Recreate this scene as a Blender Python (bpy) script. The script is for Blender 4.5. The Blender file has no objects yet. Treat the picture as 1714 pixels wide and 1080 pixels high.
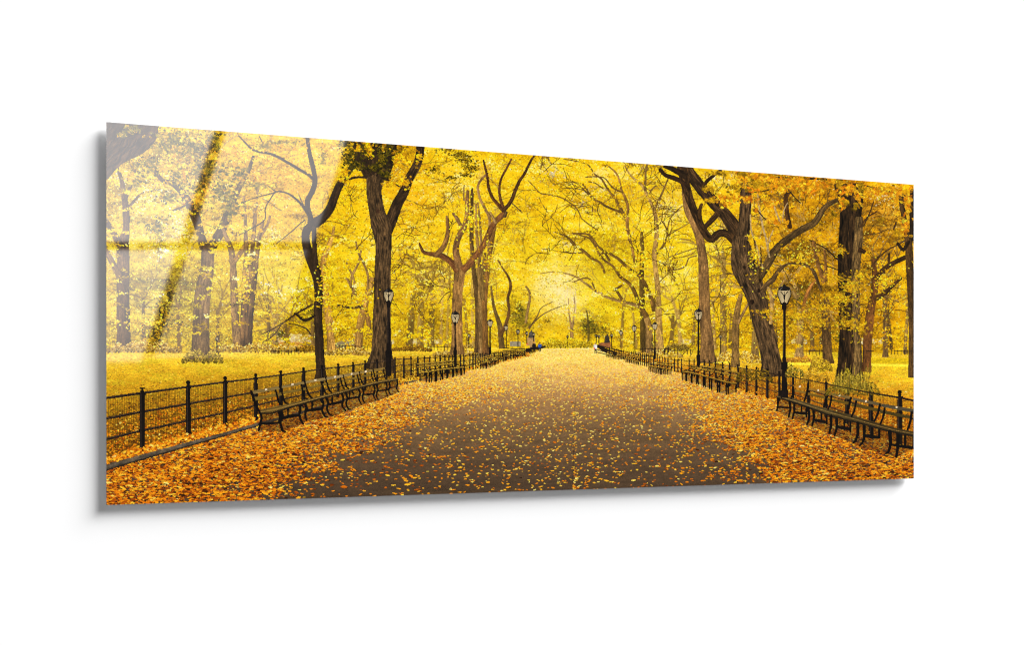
# A glossy acrylic print of an autumn avenue, hanging a finger's width off a white wall.
# ---------------------------------------------------------------- the picture printed on the panel
import numpy as np
R_CELLS, C_CELLS = 700, 1760               # ink dots of the print, down and across
rng = np.random.default_rng(11)
# Image pixels: coordinates traced off the slanted view of the panel, mapped onto the flat rectangle of the sheet (homography)
X0, X1, T0, T1, H0, H1 = 178.0, 1529.5, 204.0, 309.0, 642.0, 492.5
KR = H0 / H1
def top_of(x): return T0 + (x - X0) / (X1 - X0) * (T1 - T0)
def hgt_of(x): return H0 + (x - X0) / (X1 - X0) * (H1 - H0)
def to_c(x): 
    x = np.asarray(x, float); a = x - X0; b = X1 - x
    return C_CELLS * a / (a + b * KR)
def to_r(x, y): 
    x = np.asarray(x, float); return R_CELLS * (np.asarray(y, float) - top_of(x)) / hgt_of(x)
_u = (np.arange(C_CELLS) + .5) / C_CELLS
XC = ((1 - _u) * X0 + _u * KR * X1) / ((1 - _u) + _u * KR)
XX = np.broadcast_to(XC, (R_CELLS, C_CELLS))
YY = top_of(XX) + ((np.arange(R_CELLS) + .5) / R_CELLS)[:, None] * hgt_of(XX)
COL = np.zeros((R_CELLS, C_CELLS, 3), np.float32)
PID = np.zeros((R_CELLS, C_CELLS), np.int16)

PARTS = []                                  # (name, parent part index or None, label, kind)
def part(name, parent=None, label=None, kind=None):
    PARTS.append((name, parent, label, kind)); return len(PARTS) - 1

_lat = rng.random((256, 256)).astype(np.float32)
def vnoise(x, y):
    xi = np.floor(x).astype(np.int64); yi = np.floor(y).astype(np.int64)
    fx = x - xi; fy = y - yi
    fx = fx * fx * (3 - 2 * fx); fy = fy * fy * (3 - 2 * fy)
    a = xi & 255; b = (xi + 1) & 255; c = yi & 255; d = (yi + 1) & 255
    return (_lat[c, a] * (1 - fx) + _lat[c, b] * fx) * (1 - fy) + (_lat[d, a] * (1 - fx) + _lat[d, b] * fx) * fy
def fbm(x, y, o=3):
    s = 0; t = 0; w = 1.
    for i in range(o):
        s = s + w * vnoise(x * 2 ** i + 17.3 * i, y * 2 ** i + 41.7 * i); t += w; w *= .55
    return s / t
def C(*c): return np.array(c, np.float32) / 255
def ramp(t, stops):
    t = np.clip(t, 0, 1); k = np.linspace(0, 1, len(stops)); st = np.array(stops, np.float32) / 255
    return np.stack([np.interp(t, k, st[:, i]) for i in range(3)], -1).astype(np.float32)
LEAF = [(84, 58, 4), (166, 122, 6), (218, 162, 6), (247, 199, 8), (254, 213, 24), (255, 235, 120)]
LITTER = [(58, 26, 4), (146, 66, 6), (212, 114, 8), (244, 152, 22), (253, 188, 52), (254, 214, 112)]
BARK = C(98, 72, 42)

def box(xs, ys, pad=0):
    c = to_c(np.array([min(xs) - pad, max(xs) + pad]))
    r = np.concatenate([to_r(np.array([min(xs) - pad, max(xs) + pad]), y) for y in (min(ys) - pad, max(ys) + pad)])
    c0, c1 = max(0, int(c[0]) - 1), min(C_CELLS, int(c[1]) + 2)
    r0, r1 = max(0, int(r.min()) - 1), min(R_CELLS, int(r.max()) + 2)
    return r0, r1, c0, c1
def put(sl, mask, col, pid, alpha=1.0):
    cur = COL[sl]
    if np.isscalar(alpha) and alpha == 1.0:
        cur[mask] = (col[mask] if np.ndim(col) == 3 else col)
    else:
        a = alpha if np.isscalar(alpha) else alpha[mask][:, None]
        cur[mask] = cur[mask] * (1 - a) + (col[mask] if np.ndim(col) == 3 else col) * a
    if pid is not None: PID[sl][mask] = pid
def poly(pts, col, pid, grain=.0, alpha=1.0, gs=2.0):
    xs = [p[0] for p in pts]; ys = [p[1] for p in pts]
    r0, r1, c0, c1 = box(xs, ys)
    if r1 <= r0 or c1 <= c0: return
    sl = (slice(r0, r1), slice(c0, c1)); x = XX[sl]; y = YY[sl]
    m = np.zeros(x.shape, bool)
    for (xa, ya), (xb, yb) in zip(pts, pts[1:] + pts[:1]):
        if ya == yb: continue
        m ^= ((ya > y) != (yb > y)) & (x < (xb - xa) * (y - ya) / (yb - ya) + xa)
    if not m.any(): return
    if callable(col): cc = col(x, y)
    else:
        cc = np.broadcast_to(np.asarray(col, np.float32), x.shape + (3,))
    if grain:
        n = fbm(x / gs, y / gs * 1.3, 2); cc = cc * (1 + grain * (n - .5) * 2)[..., None]
    put(sl, m, np.clip(cc, 0, 1), pid, alpha)
def smooth(pts, step=4.0):
    p = np.array(pts, float)
    if len(p) < 3:
        q = p
    else:
        e = np.vstack([2 * p[0] - p[1], p, 2 * p[-1] - p[-2]]); q = []
        for i in range(1, len(e) - 2):
            n = max(1, int(np.hypot(*(e[i + 1] - e[i])[:2]) / step))
            t = np.linspace(0, 1, n, endpoint=False)[:, None]
            q.append(.5 * (2 * e[i] + (e[i + 1] - e[i - 1]) * t + (2 * e[i - 1] - 5 * e[i] + 4 * e[i + 1] - e[i + 2]) * t ** 2
                           + (3 * e[i] - e[i - 1] - 3 * e[i + 1] + e[i + 2]) * t ** 3))
        q = np.vstack(q + [p[-1:]])
    return q
def tube(pts, col, pid, rough=.55, light=-.3, ridge=1.5, alpha=1.0, step=4.0, dark=.45, wob=0.):
    """a limb: pts are (x, y, width); light is the side the light comes from"""
    q = smooth(pts, step)
    if wob:
        n = len(q); q[:, 0] += wob * (np.convolve(rng.normal(size=n + 6), np.ones(7) / 7, 'valid')) * 2
        q[:, 1] += wob * (np.convolve(rng.normal(size=n + 6), np.ones(7) / 7, 'valid')) * 2
    col = np.asarray(col, np.float32); t0 = 0.; off = rng.random() * 200
    for a, b in zip(q[:-1], q[1:]):
        L = np.hypot(b[0] - a[0], b[1] - a[1])
        if L < 1e-6: continue
        rm = max(a[2], b[2]) / 2
        r0, r1, c0, c1 = box([a[0], b[0]], [a[1], b[1]], rm + .5)
        if r1 <= r0 or c1 <= c0: t0 += L; continue
        sl = (slice(r0, r1), slice(c0, c1)); x = XX[sl]; y = YY[sl]
        dx, dy = (b[0] - a[0]) / L, (b[1] - a[1]) / L
        t = (x - a[0]) * dx + (y - a[1]) * dy
        tc = np.clip(t, 0, L); r = np.maximum((a[2] + (b[2] - a[2]) * tc / L) / 2, .45)
        ex = x - a[0] - tc * dx; ey = y - a[1] - tc * dy
        d = np.hypot(ex, ey); m = d < r
        if rm > 4: m &= (t > -rm * .35) & (t < L + rm * .35)
        if m.any():
            s = (-(x - a[0]) * dy + (y - a[1]) * dx) / r
            if dy > 0: s = -s                       # s grows to the right whatever way the limb was drawn
            sh = np.sqrt(np.clip(1 - (s - light) ** 2 * .42, 0, 1)) ** 1.6
            if rm > 1.6:
                v = .65 * vnoise(s * r / (ridge * .5) + off + .9 * vnoise((t0 + t) / 9, s * 2 + off), (t0 + t) / (ridge * 4.2) + off * .3) + .35 * vnoise(s * r / (ridge * 1.5) + off, (t0 + t) / (ridge * 9))
                v2 = vnoise(x / 1.3 + off, y / 1.6); v3 = fbm(x / 14 + off, y / 22, 2)
                k = (dark + (1 - dark) * sh) * (1.12 - rough * .45 + rough * 1.45 * (v - .42)) * (.84 + .34 * v2) * (.8 + .5 * v3)
            else: k = .75 + .5 * vnoise((x + y) / 3 + off, (x - y) / 3)
            put(sl, m, np.clip(col * k[..., None], 0, 1), pid, alpha)
        t0 += L
def splat(x, y, a, b, ang, col, pid, shade=.12, nx=5, ny=3):
    """many leaf shapes: centres, half length, half width, angle, colour; later ones lie on top"""
    x, y, a, b, ang = [np.broadcast_to(np.asarray(v, float), np.shape(x)) for v in (x, y, a, b, ang)]
    p, q = np.meshgrid(np.linspace(-1, 1, nx), np.linspace(-1, 1, ny)); p = p.ravel(); q = q.ravel()
    q = q * (1 - np.abs(p) ** 1.6 * .85)
    ca, sa = np.cos(ang)[:, None], np.sin(ang)[:, None]
    px = x[:, None] + ca * p * a[:, None] - sa * q * b[:, None]
    py = y[:, None] + sa * p * a[:, None] + ca * q * b[:, None]
    cc = np.floor(to_c(px)).astype(int); rr = np.floor(to_r(px, py)).astype(int)
    ok = (cc >= 0) & (cc < C_CELLS) & (rr >= 0) & (rr < R_CELLS)
    k = (1 + shade * np.sign(q) * rng.choice([-1, 1], len(x))[:, None])[..., None]
    col = np.broadcast_to(np.asarray(col, np.float32), (len(x), 3))
    cv = np.clip(col[:, None, :] * k, 0, 1)
    COL[rr[ok], cc[ok]] = cv[ok]
    if pid is not None:
        pv = np.broadcast_to(np.asarray(pid).reshape(-1, 1), ok.shape)
        PID[rr[ok], cc[ok]] = pv[ok]
def boxblur(a, n):
    for ax in (0, 1):
        p = np.concatenate([np.repeat(np.take(a, [0], ax), n, ax), a, np.repeat(np.take(a, [-1], ax), n, ax)], ax)
        c = np.cumsum(p, ax, dtype=np.float64); z = np.zeros_like(np.take(c, [0], ax)); c = np.concatenate([z, c], ax); m = a.shape[ax]
        a = ((np.take(c, range(2 * n + 1, 2 * n + 1 + m), ax) - np.take(c, range(0, m), ax)) / (2 * n + 1)).astype(np.float32)
    return a
def air(soft, glow):
    """the printed picture's own depth: far planes softer and drowned in backlit yellow"""
    global COL
    up = (YY < hz(XX))[..., None]
    b = boxblur(boxblur(COL, 2), 2); wide = boxblur(boxblur(COL, 14), 14)
    c = COL * (1 - soft) + b * soft
    g = np.exp(-(((XX - 935) / 330) ** 2 + ((YY - 470) / 170) ** 2)) + .45 * np.exp(-(((XX - 640) / 200) ** 2 + ((YY - 440) / 130) ** 2)) + .35 * np.exp(-(((XX - 330) / 160) ** 2 + ((YY - 470) / 120) ** 2))
    core = np.exp(-(((XX - 938) / 46) ** 2 + ((YY - 492) / 42) ** 2))
    g = np.clip(g * glow, 0, .6)[..., None]
    c = c * (1 - g) + np.clip(wide * .45 + .55 * C(255, 216, 44), 0, 1) * g
    k = (core * glow * 1.7)[..., None]; c = c * (1 - k) + C(255, 236, 186) * k
    COL = np.where(up, c, COL).astype(np.float32)
def hz(x): return np.interp(x, [178, 300, 460, 640, 780, 880, 905, 1000, 1060, 1160, 1260, 1400, 1530], [594, 592, 588, 583, 582, 584, 584, 583, 585, 585, 588, 590, 592])
def Z(s, ox, oy, pts):                       # positions read off an enlarged image crop -> image pixels
    return [(ox + p[0] / s, oy + p[1] / s) + tuple(w / s for w in p[2:]) for p in pts]

# ------------------------------------------------------------------ tone of the leaves across the picture
# (x, y, radius, brightness, warmth (+ orange, - green), paleness)
TONES = [(250, 290, 110, -.22, -.34, .14), (230, 480, 110, -.22, -.48, .16), (330, 500, 70, -.15, -.4, .12), (390, 300, 80, -.12, .0, .12), (470, 320, 80, -.04, .25, .1),
         (500, 480, 70, -.02, -.3, .0), (500, 565, 50, -.26, -.3, 0), (440, 440, 60, .04, -.1, .1), (600, 470, 60, .0, -.1, 0), (580, 540, 40, .04, .1, 0),
         (640, 250, 50, -.2, .3, 0), (690, 420, 80, .06, .15, .1), (670, 540, 60, -.12, -.2, 0), (760, 300, 60, .08, .2, .12), (730, 470, 40, .1, .1, .2), (680, 330, 50, -.04, .3, 0),
         (720, 520, 60, -.1, -.1, 0), (830, 460, 70, .05, 0, 0), (920, 330, 90, .05, .2, .03), (930, 470, 34, .1, .1, .8), (890, 400, 70, .05, -.05, 0),
         (952, 520, 18, .06, .1, .6), (870, 530, 26, -.3, -.6, 0), (988, 548, 20, -.3, -.5, 0), (900, 545, 30, .04, .1, 0), (960, 555, 20, .05, 0, .1),
         (1040, 300, 70, .06, .15, .1), (1122, 350, 36, .06, .1, .5), (1090, 500, 70, .02, -.15, .02), (1000, 430, 70, -.06, -.3, 0), (1020, 500, 50, .04, -.1, .0), (1150, 420, 40, .0, -.2, 0),
         (1130, 480, 50, .08, 0, .16), (1160, 570, 60, -.08, -.1, .0), (1210, 300, 36, .02, .1, .3), (1195, 400, 20, .1, .1, .3), (1220, 480, 40, -.02, .2, 0),
         (1300, 390, 60, -.14, .2, .08), (1340, 480, 70, -.22, .1, .02), (1400, 420, 100, -.22, .14, 0), (1490, 400, 80, -.15, .2, .05), (1490, 350, 40, .0, .2, .1),
         (1350, 540, 70, -.22, .1, 0), (1490, 540, 60, -.14, .2, 0), (1410, 550, 60, -.24, .1, 0), (1270, 560, 50, -.2, .0, 0), (1300, 300, 70, -.08, .4, 0), (1440, 310, 80, -.12, .45, 0), (560, 400, 50, .04, .1, .06)]
def tone(x, y):
    b = np.zeros_like(x); w = np.zeros_like(x); p = np.zeros_like(x)
    for tx, ty, r, tb, tw, tp in TONES:
        g = np.exp(-((x - tx) ** 2 + (y - ty) ** 2) / (r * r))
        b += g * tb; w += g * tw; p += g * tp
    return b, w, p
def leafcol(t, w, p):
    c = ramp(t, LEAF)
    c = c * np.stack([1 + .17 * np.minimum(w, 0), 1 - .2 * np.maximum(w, 0) + .0 * np.maximum(-w, 0), 1 + 1.6 * np.maximum(-w, 0)], -1)
    pale = np.array([255, 236, 190], np.float32) / 255
    p = np.clip(p, 0, 1)[..., None]
    return np.clip(c * (1 - p) + pale * p, 0, 1).astype(np.float32)

# ------------------------------------------------------------------ 1 canopy behind everything
canopy = part('printed_canopy', label='yellow autumn leaves of the trees merging into one canopy', kind='stuff')
b, w, p = tone(XX, YY)
N1 = fbm(XX / 70, YY / 42, 3); N2 = fbm(XX / 16 + 9, YY / 9, 3); N3 = vnoise(XX / 2.1, YY / 1.7); N4 = vnoise(XX / 1.0 + 7, YY / 1.0)
N5 = fbm(XX / 46 + 31, YY / 13 + 5, 3)
t = .585 + b + .40 * (N1 - .5) + .36 * (N2 - .5) + .55 * (N5 - .5) + .30 * (N3 - .5) + .22 * (N4 - .5)
COL[:] = leafcol(t, w + .5 * (N1 - .5) - .9 * np.clip(.5 - N5, 0, 1), p * (.25 + 1.1 * (N2 > .5)) + .5 * np.clip(N2 * N1 - .33, 0, 1))
PID[:] = canopy
def sprays(n, per, region, lift=0., spread=.2, size=1.35, pid=canopy, holes=0., tilt=.25, length=16):
    x0, x1, y0, y1 = region
    sx = rng.uniform(x0, x1, n); sy = top_of(sx) + rng.uniform(0, 1, n) ** 1.0 * (y1 - top_of(sx)); sy = np.where(sy < y0, rng.uniform(y0, y1, n), sy)
    d = rng.choice([-1, 1], n); a = rng.normal(0, tilt, n); ln = rng.uniform(.4, 1.3, n) * length
    bb, ww, pp = tone(sx, sy)
    base = .59 + bb + lift + rng.normal(0, spread, n) + .45 * (fbm(sx / 70, sy / 42, 3) - .5) + .6 * (fbm(sx / 46 + 31, sy / 13 + 5, 3) - .5)
    k = np.arange(per) / per
    x = sx[:, None] + d[:, None] * ln[:, None] * k + rng.normal(0, 1.6, (n, per))
    y = sy[:, None] + np.tan(a)[:, None] * ln[:, None] * k + .22 * ln[:, None] * k ** 2 + rng.normal(0, 1.5, (n, per))
    t = base[:, None] + rng.normal(0, .11, (n, per))
    ww = ww - .8 * np.clip(.5 - fbm(sx / 46 + 31, sy / 13 + 5, 3), 0, 1)
    wv = np.broadcast_to(ww[:, None], t.shape) + rng.normal(0, .15, t.shape)
    pv = np.broadcast_to(pp[:, None], t.shape) * (rng.random(t.shape) < .45)
    o = rng.permutation(n); f = lambda v: v[o].ravel()
    x, y, t, wv, pv = map(f, (x, y, t, wv, pv))
    ok = y < y1; x, y, t, wv, pv = x[ok], y[ok], t[ok], wv[ok], pv[ok]
    s = size * rng.uniform(.6, 1.35, len(x))
    splat(x, y, s, s * .62, rng.normal(.25, .7, len(x)), leafcol(t, wv, pv), pid, nx=4, ny=3)
ALL = (X0, X1, 200, 584)
sprays(4200, 16, ALL, lift=-.07, spread=.13, size=1.05)
def specks(n, region, col, size, pid=None, elong=.6):
    x0, x1, y0, y1 = region
    x = rng.uniform(x0, x1, n); y = rng.uniform(y0, y1, n); ok = y > top_of(x)
    x, y = x[ok], y[ok]; s = size * rng.uniform(.5, 1.4, len(x))
    c = np.asarray(col, np.float32) * rng.uniform(.8, 1.15, (len(x), 1))
    splat(x, y, s, s * elong, rng.uniform(0, 3.1, len(x)), np.clip(c, 0, 1), pid, nx=3, ny=2)
specks(1300, ALL, C(255, 246, 205), .85)
specks(5500, ALL, C(140, 98, 8), .7)
def blob(x, y, rx, ry, n, cols, size, pid=None, spread=1., ang=(.2, .7)):
    """a clump of leaves"""
    a = rng.uniform(0, 2 * np.pi, n); r = np.minimum(np.abs(rng.normal(0, .62, n)), 1.7) * (1 + .25 * np.sin(a * 3 + x) + .15 * np.sin(a * 7 + y))
    px = x + np.cos(a) * r * rx; py = y + np.sin(a) * r * ry
    c = np.array(cols, np.float32)[rng.integers(0, len(cols), n)] / 255 * rng.uniform(.75, 1.2, (n, 1))
    s = size * rng.uniform(.6, 1.3, n)
    splat(px, py, s, s * .6, rng.normal(*ang, n), np.clip(c, 0, 1), pid, nx=max(4, int(size * 2.6)), ny=max(3, int(size * 1.7)))
# open light and dusky evergreen patches far behind
for q in [(926, 468, 30, 18), (920, 478, 30, 14), (944, 492, 18, 24), (952, 530, 10, 22), (938, 510, 14, 16), (1122, 352, 22, 22), (756, 330, 12, 10), (1208, 385, 18, 16), (1200, 300, 22, 14), (258, 322, 40, 26), (300, 385, 34, 44), (205, 300, 20, 18), (228, 345, 14, 30), (290, 300, 24, 14), (375, 330, 14, 20), (190, 430, 10, 20), (265, 420, 24, 20), (440, 300, 20, 10), (455, 400, 20, 24), (1300, 520, 10, 14), (700, 470, 22, 18), (1480, 330, 30, 14)]:
    blob(*q, int(q[2] * q[3] * .45), [(255, 238, 200), (252, 226, 190), (255, 226, 120), (255, 216, 60), (250, 205, 30), (246, 198, 20)], 1.0, canopy)
for q in [(975, 340, 20, 30, 90), (925, 290, 22, 14, 70), (950, 410, 24, 16, 60), (1010, 320, 30, 22, 60), (1110, 345, 22, 20, 50)]:
    blob(*q, [(205, 190, 170), (222, 205, 175), (190, 175, 160)], .9, canopy)
for q in [(868, 522, 13, 22, 220), (880, 545, 16, 16, 200), (988, 546, 17, 20, 330), (1014, 550, 10, 14, 90), (1346, 500, 26, 22, 260), (1284, 560, 14, 20, 150), (530, 520, 26, 22, 200), (1405, 560, 30, 20, 220)]:
    blob(*q[:4], q[4], [(84, 76, 18), (58, 54, 14), (120, 104, 20), (150, 126, 20), (40, 36, 10)], 1.6, canopy)
# the far end of the park, low under the leaves
def low(x0, x1, y0, y1, cols, n, size=1.3, pid=canopy):
    x = rng.uniform(x0, x1, n); y = rng.uniform(y0, y1, n); o = np.argsort(y)
    c = np.array(cols, np.float32)[rng.integers(0, len(cols), n)] / 255 * rng.uniform(.8, 1.15, (n, 1))
    s = size * rng.uniform(.6, 1.4, n)
    splat(x[o], y[o], s, s * .6, rng.normal(0, .6, n), np.clip(c, 0, 1), pid, nx=4, ny=3)
low(X0, 480, 552, 588, [(190, 160, 30), (150, 120, 20), (225, 190, 60), (110, 92, 20)], 1700)
low(455, 640, 545, 583, [(140, 104, 14), (90, 66, 12), (230, 180, 30), (190, 140, 16)], 1500)
low(660, 900, 545, 582, [(210, 165, 20), (150, 110, 14), (240, 196, 40), (110, 80, 14)], 1700)
low(1010, 1530, 548, 584, [(200, 150, 16), (150, 108, 12), (238, 186, 30), (96, 70, 12)], 3000)
low(462, 535, 560, 574, [(230, 206, 180), (214, 186, 150), (240, 214, 150), (200, 160, 60)], 300, 1.5)
low(466, 540, 574, 582, [(225, 150, 60), (235, 180, 90), (200, 120, 40)], 320, 1.4)
for x0, x1 in [(690, 735), (800, 812), (1140, 1160), (1325, 1350), (1440, 1476), (640, 660)]:
    low(x0, x1, 568, 576, [(240, 222, 200), (226, 206, 180), (250, 220, 120)], int((x1 - x0) * 2), 1.1)
rock = part('printed_boulder', label='grey boulder between two pale trunks on the far lawn')
poly([(558, 583), (562, 574), (574, 570), (582, 566), (594, 568), (602, 576), (604, 584)], lambda x, y: np.clip(C(126, 114, 92) * (.7 + .6 * fbm(x / 5, y / 3))[..., None], 0, 1), rock)
poly([(503, 578), (511, 572), (520, 574), (530, 580)], C(104, 94, 76), rock, .4)

# ------------------------------------------------------------------ 2 grounds
lawn_l = part('printed_lawn', label='wide leaf strewn lawn behind the fence with boulder and dark slender tree')
lawn_r = part('printed_lawn', label='lawn with a bright sunlit stripe behind the fence with thick dark trunk')
path = part('printed_path', label='broad asphalt path running straight to the far end of the park')
litter = part('printed_fallen_leaves', label='orange and yellow fallen leaves scattered over path and lawns', kind='stuff')
FL_X = [178, 238, 315, 377, 428, 661, 693, 776, 850, 880, 905]; FL_B = [777, 757, 736, 719, 706, 645, 638, 624, 603, 597, 586]
FR_X = [1000, 1016, 1070, 1140, 1266, 1304, 1353, 1418, 1458, 1530]; FR_B = [584, 590, 606, 626, 662, 672, 688, 712, 728, 752]
yb = np.where(XX < 950, np.interp(XX, FL_X, FL_B), np.interp(XX, FR_X, FR_B))
yh = hz(XX)
ground = YY > yh
isp = ground & (YY >= np.where((XX > 905) & (XX < 1000), 583, yb))
d = (YY - 583) / 260
asph = ramp(np.clip(d, 0, 1) ** .62, [(252, 226, 158), (246, 212, 128), (204, 164, 108), (154, 122, 84), (112, 91, 66), (86, 70, 54), (68, 56, 45)])
asph = asph * np.array([1.05, 1., .91], np.float32) * (.84 + .20 * fbm(XX / 60, YY / 9, 3) + .14 * fbm(XX / 12 + 60, YY / 3, 2) + .22 * (vnoise(XX / .8, YY / .7) - .5) + .14 * (vnoise(XX / 2.3, YY / 1.1) - .5))[..., None]
COL[isp] = asph[isp]; PID[isp] = path
gl = ground & ~isp
f = np.clip((YY - yh) / np.maximum(yb - yh, 1), 0, 1)
gcl = ramp(f ** .8 + .25 * (fbm(XX / 20, YY / 5) - .5), [(244, 200, 62), (226, 180, 40), (196, 150, 26), (160, 116, 18), (128, 88, 14), (104, 68, 12)])
gcr = ramp(f ** .8 + .3 * (fbm(XX / 20, YY / 5) - .5), [(206, 164, 28), (232, 188, 34), (222, 168, 34), (206, 142, 24), (176, 108, 14), (140, 78, 10)])
gcol = np.where((XX < 950)[..., None], gcl, gcr) * ((.74 + .36 * vnoise(XX / 1.3, YY / .9) + .26 * fbm(XX / 30, YY / 7, 3))[..., None] * np.stack([1 - .05 * (fbm(XX / 24 + 5, YY / 6, 2) > .52), 1 + 0 * XX, 1 + 0 * XX], -1))
COL[gl] = gcol[gl]; PID[gl] = np.where(XX < 950, lawn_l, lawn_r)[gl]
poly([(X0, 594), (330, 592), (330, 597), (X0, 603)], C(252, 205, 70), lawn_l, .25)

def litter_on(n, x0, x1, y0, y1, keep, pal=LITTER, tmean=.55, size=1., flat=.26, pid=litter, far=.32):
    y = rng.uniform(0, 1, n); y = y0 + (y1 - y0) * y ** 1.15
    x = rng.uniform(x0, x1, n)
    s = np.maximum(.65, .45 + 2.1 * (y - 585) / 255) * size * np.clip(np.exp(rng.normal(-.12, .42, n)), .4, 2.2) * (.72 + .28 * np.clip(np.abs(x - 930) / 330, 0, 1))
    k = rng.random(n) < keep(x, y) * np.clip(2.2 / s ** 1.3, .12, 1)
    x, y, s = x[k], y[k], s[k]; o = np.argsort(y); x, y, s = x[o], y[o], s[o]
    nn = len(x); dd = np.clip((y - 585) / 255, 0, 1)
    side = np.clip(np.abs(x - 930) / 380, 0, 1); t = tmean + .12 - .26 * side - .22 * (pid == litter and size < .8) * np.clip((y - 600) / 90, 0, 1) + far * (1 - dd) ** 2 + rng.normal(0, .22, nn) + .25 * (fbm(x / 25, y / 8) - .5)
    c = ramp(t, pal)
    kk = np.clip(.48 * (1 - dd[:, None]) ** 3.5, 0, 1); c = c * (1 - kk) + C(254, 212, 84) * kk
    for lo, hi, gx, gy in [(0, 1.4, 4, 3), (1.4, 2.6, 7, 4), (2.6, 9, 13, 7)]:
        q = (s >= lo) & (s < hi)
        if q.any():
            m = int(q.sum())
            # a thin dark edge below each leaf, then the leaf
            if hi > 1.4: splat(x[q] + .3, y[q] + s[q] * .22, s[q], s[q] * flat * rng.uniform(.5, 1.2, m), rng.normal(0, .2, m), C(46, 26, 8), pid, nx=gx, ny=gy)
            splat(x[q], y[q], s[q], s[q] * flat * rng.uniform(.5, 1.5, m), rng.normal(0, .2, m), np.clip(c[q], 0, 1), pid, nx=gx, ny=gy, shade=.1)
def bounds(x):
    return np.where(x < 950, np.interp(x, FL_X, FL_B), np.interp(x, FR_X, FR_B))
def keep_path(x, y):
    nz = fbm(x / 55, y / 16, 3) - .5
    xl = np.interp(y, [585, 640, 660, 690, 730, 770, 830, 850], [960, 900, 800, 705, 610, 530, 440, 400])
    xr = np.interp(y, [585, 640, 668, 704, 742, 772, 804, 830], [960, 1050, 1110, 1165, 1222, 1262, 1305, 1340])
    dl = 1 / (1 + np.exp(-(xl - x + nz * 190) / (10 + .08 * (y - 585)))); dr = 1 / (1 + np.exp(-(x - xr + nz * 190) / (10 + .08 * (y - 585))))
    mid = np.interp(y, [585, 612, 640, 680, 720, 845], [.8, .85, .31, .11, .065, .05])
    seam = .22 * np.exp(-((x - 961) / 3.5) ** 2) * (fbm(x / 9, y / 11) > .47)
    return np.where(y < bounds(x) - 1, 0, np.clip(np.maximum(np.maximum(dl, dr) * .9, mid + seam), 0, 1))
def keep_lawn(x, y):
    bb = bounds(x); h = hz(x); f = (y - h) / np.maximum(bb - h, 1)
    return np.where((y > h + 2) & (y < bb), np.clip(.10 + .62 * f ** 1.5, 0, 1), 0)
litter_on(90000, X0, 960, 590, 780, keep_lawn, pal=[(96, 58, 6), (168, 108, 8), (206, 138, 14), (230, 162, 22), (248, 196, 50), (252, 214, 100)], tmean=.42, size=.72)
litter_on(52000, 1000, X1, 590, 770, keep_lawn, pal=[(96, 52, 6), (168, 98, 8), (218, 140, 20), (240, 168, 34), (252, 206, 70), (255, 230, 150)], tmean=.46, size=.72)
litter_on(150000, X0, X1, 585, 850, keep_path)
# sunlit stripes on the right lawn
for a_, b_ in [((1300, 608), (1356, 610)), ((1456, 611), (1526, 612.5)), ((1190, 606), (1222, 607))]:
    poly([(a_[0], a_[1] - 2), (b_[0], b_[1] - 2), (b_[0], b_[1] + 1.8), (a_[0], a_[1] + 1.8)], C(255, 228, 60), lawn_r, .15)
poly([(1456, 600), (1524, 600), (1524, 609), (1456, 608)], C(214, 176, 20), lawn_r, .25)
# the seam in the asphalt
tube([(957, 845, 1.2), (960, 760, 1.0), (962, 690, .7), (963, 655, .5)], C(52, 42, 34), path, alpha=.45)

# ------------------------------------------------------------------ 3 far trees
tree_n = {}
def trunk(label, pts, col, light=-.3, rough=.5, ridge=1.2, step=4., parent=None, name='printed_tree', dark=.45, wob=0., pre=()):
    i = part(name, parent, label)
    for q, c_ in pre: tube(q, c_, i, rough=rough, light=light, ridge=ridge, step=step, dark=dark, wob=.25)
    tube(pts, col, i, rough=rough, light=light, ridge=ridge, step=step, dark=dark, wob=wob); return i
def limb(i, pts, col, **k):
    k.setdefault('wob', .25); tube(pts, col, i, **k)
def twigs(i, x, y, ang, ln, w, depth, col, bend=.35, n=3, spread=.55, rise=0.):
    """a limb that forks into thinner and thinner ones"""
    pts = [(x, y, w)]; a = ang; st = ln / 5
    for k in range(5):
        a += rng.normal(0, bend * .4) + rise * .1
        x += np.cos(a) * st; y += np.sin(a) * st; pts.append((x, y, w * (1 - .11 * (k + 1))))
        if depth and k >= 1 and rng.random() < .8:
            s = rng.choice([-1, 1]); twigs(i, x, y, a + s * rng.uniform(.35, .35 + spread), ln * rng.uniform(.45, .75), w * .55, depth - 1, col, bend, n, spread, rise)
    tube(pts, col, i, step=5, rough=.4, dark=.6)
FARC = [C(150, 118, 64), C(122, 92, 50), C(178, 140, 82), C(98, 74, 40)]
far_spots = [(462, 589, 11, 555, 0), (482, 589, 9, 545, 1), (524, 584, 7, 540, 1), (703, 580, 11, 470, 0), (685, 583, 12, 500, 3), (721, 577, 11, 480, 3), (738, 576, 6, 470, 2),
             (748, 578, 5, 450, 0), (783, 577, 5, 500, 1), (791, 577, 6, 440, 2), (1211, 594, 12, 430, 0), (1338, 596, 14, 500, 2), (1264, 600, 13, 480, 0), (1360, 586, 7, 530, 1),
             (1482, 596, 9, 470, 1), (1492, 583, 5, 520, 3), (1040, 580, 5, 500, 1), (1065, 582, 4, 520, 0), (1124, 574, 7, 530, 3), (1139, 576, 7, 520, 2), (1196, 582, 6, 500, 2), (1222, 580, 6, 520, 1), (1375, 578, 6, 520, 3),
             (365, 580, 6, 520, 1), (450, 582, 6, 530, 3), (1515, 590, 6, 500, 0), (1300, 585, 6, 520, 3), (812, 575, 4, 520, 3), (1160, 575, 5, 520, 1), (300, 585, 7, 500, 1), (240, 585, 6, 500, 3)]
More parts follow.
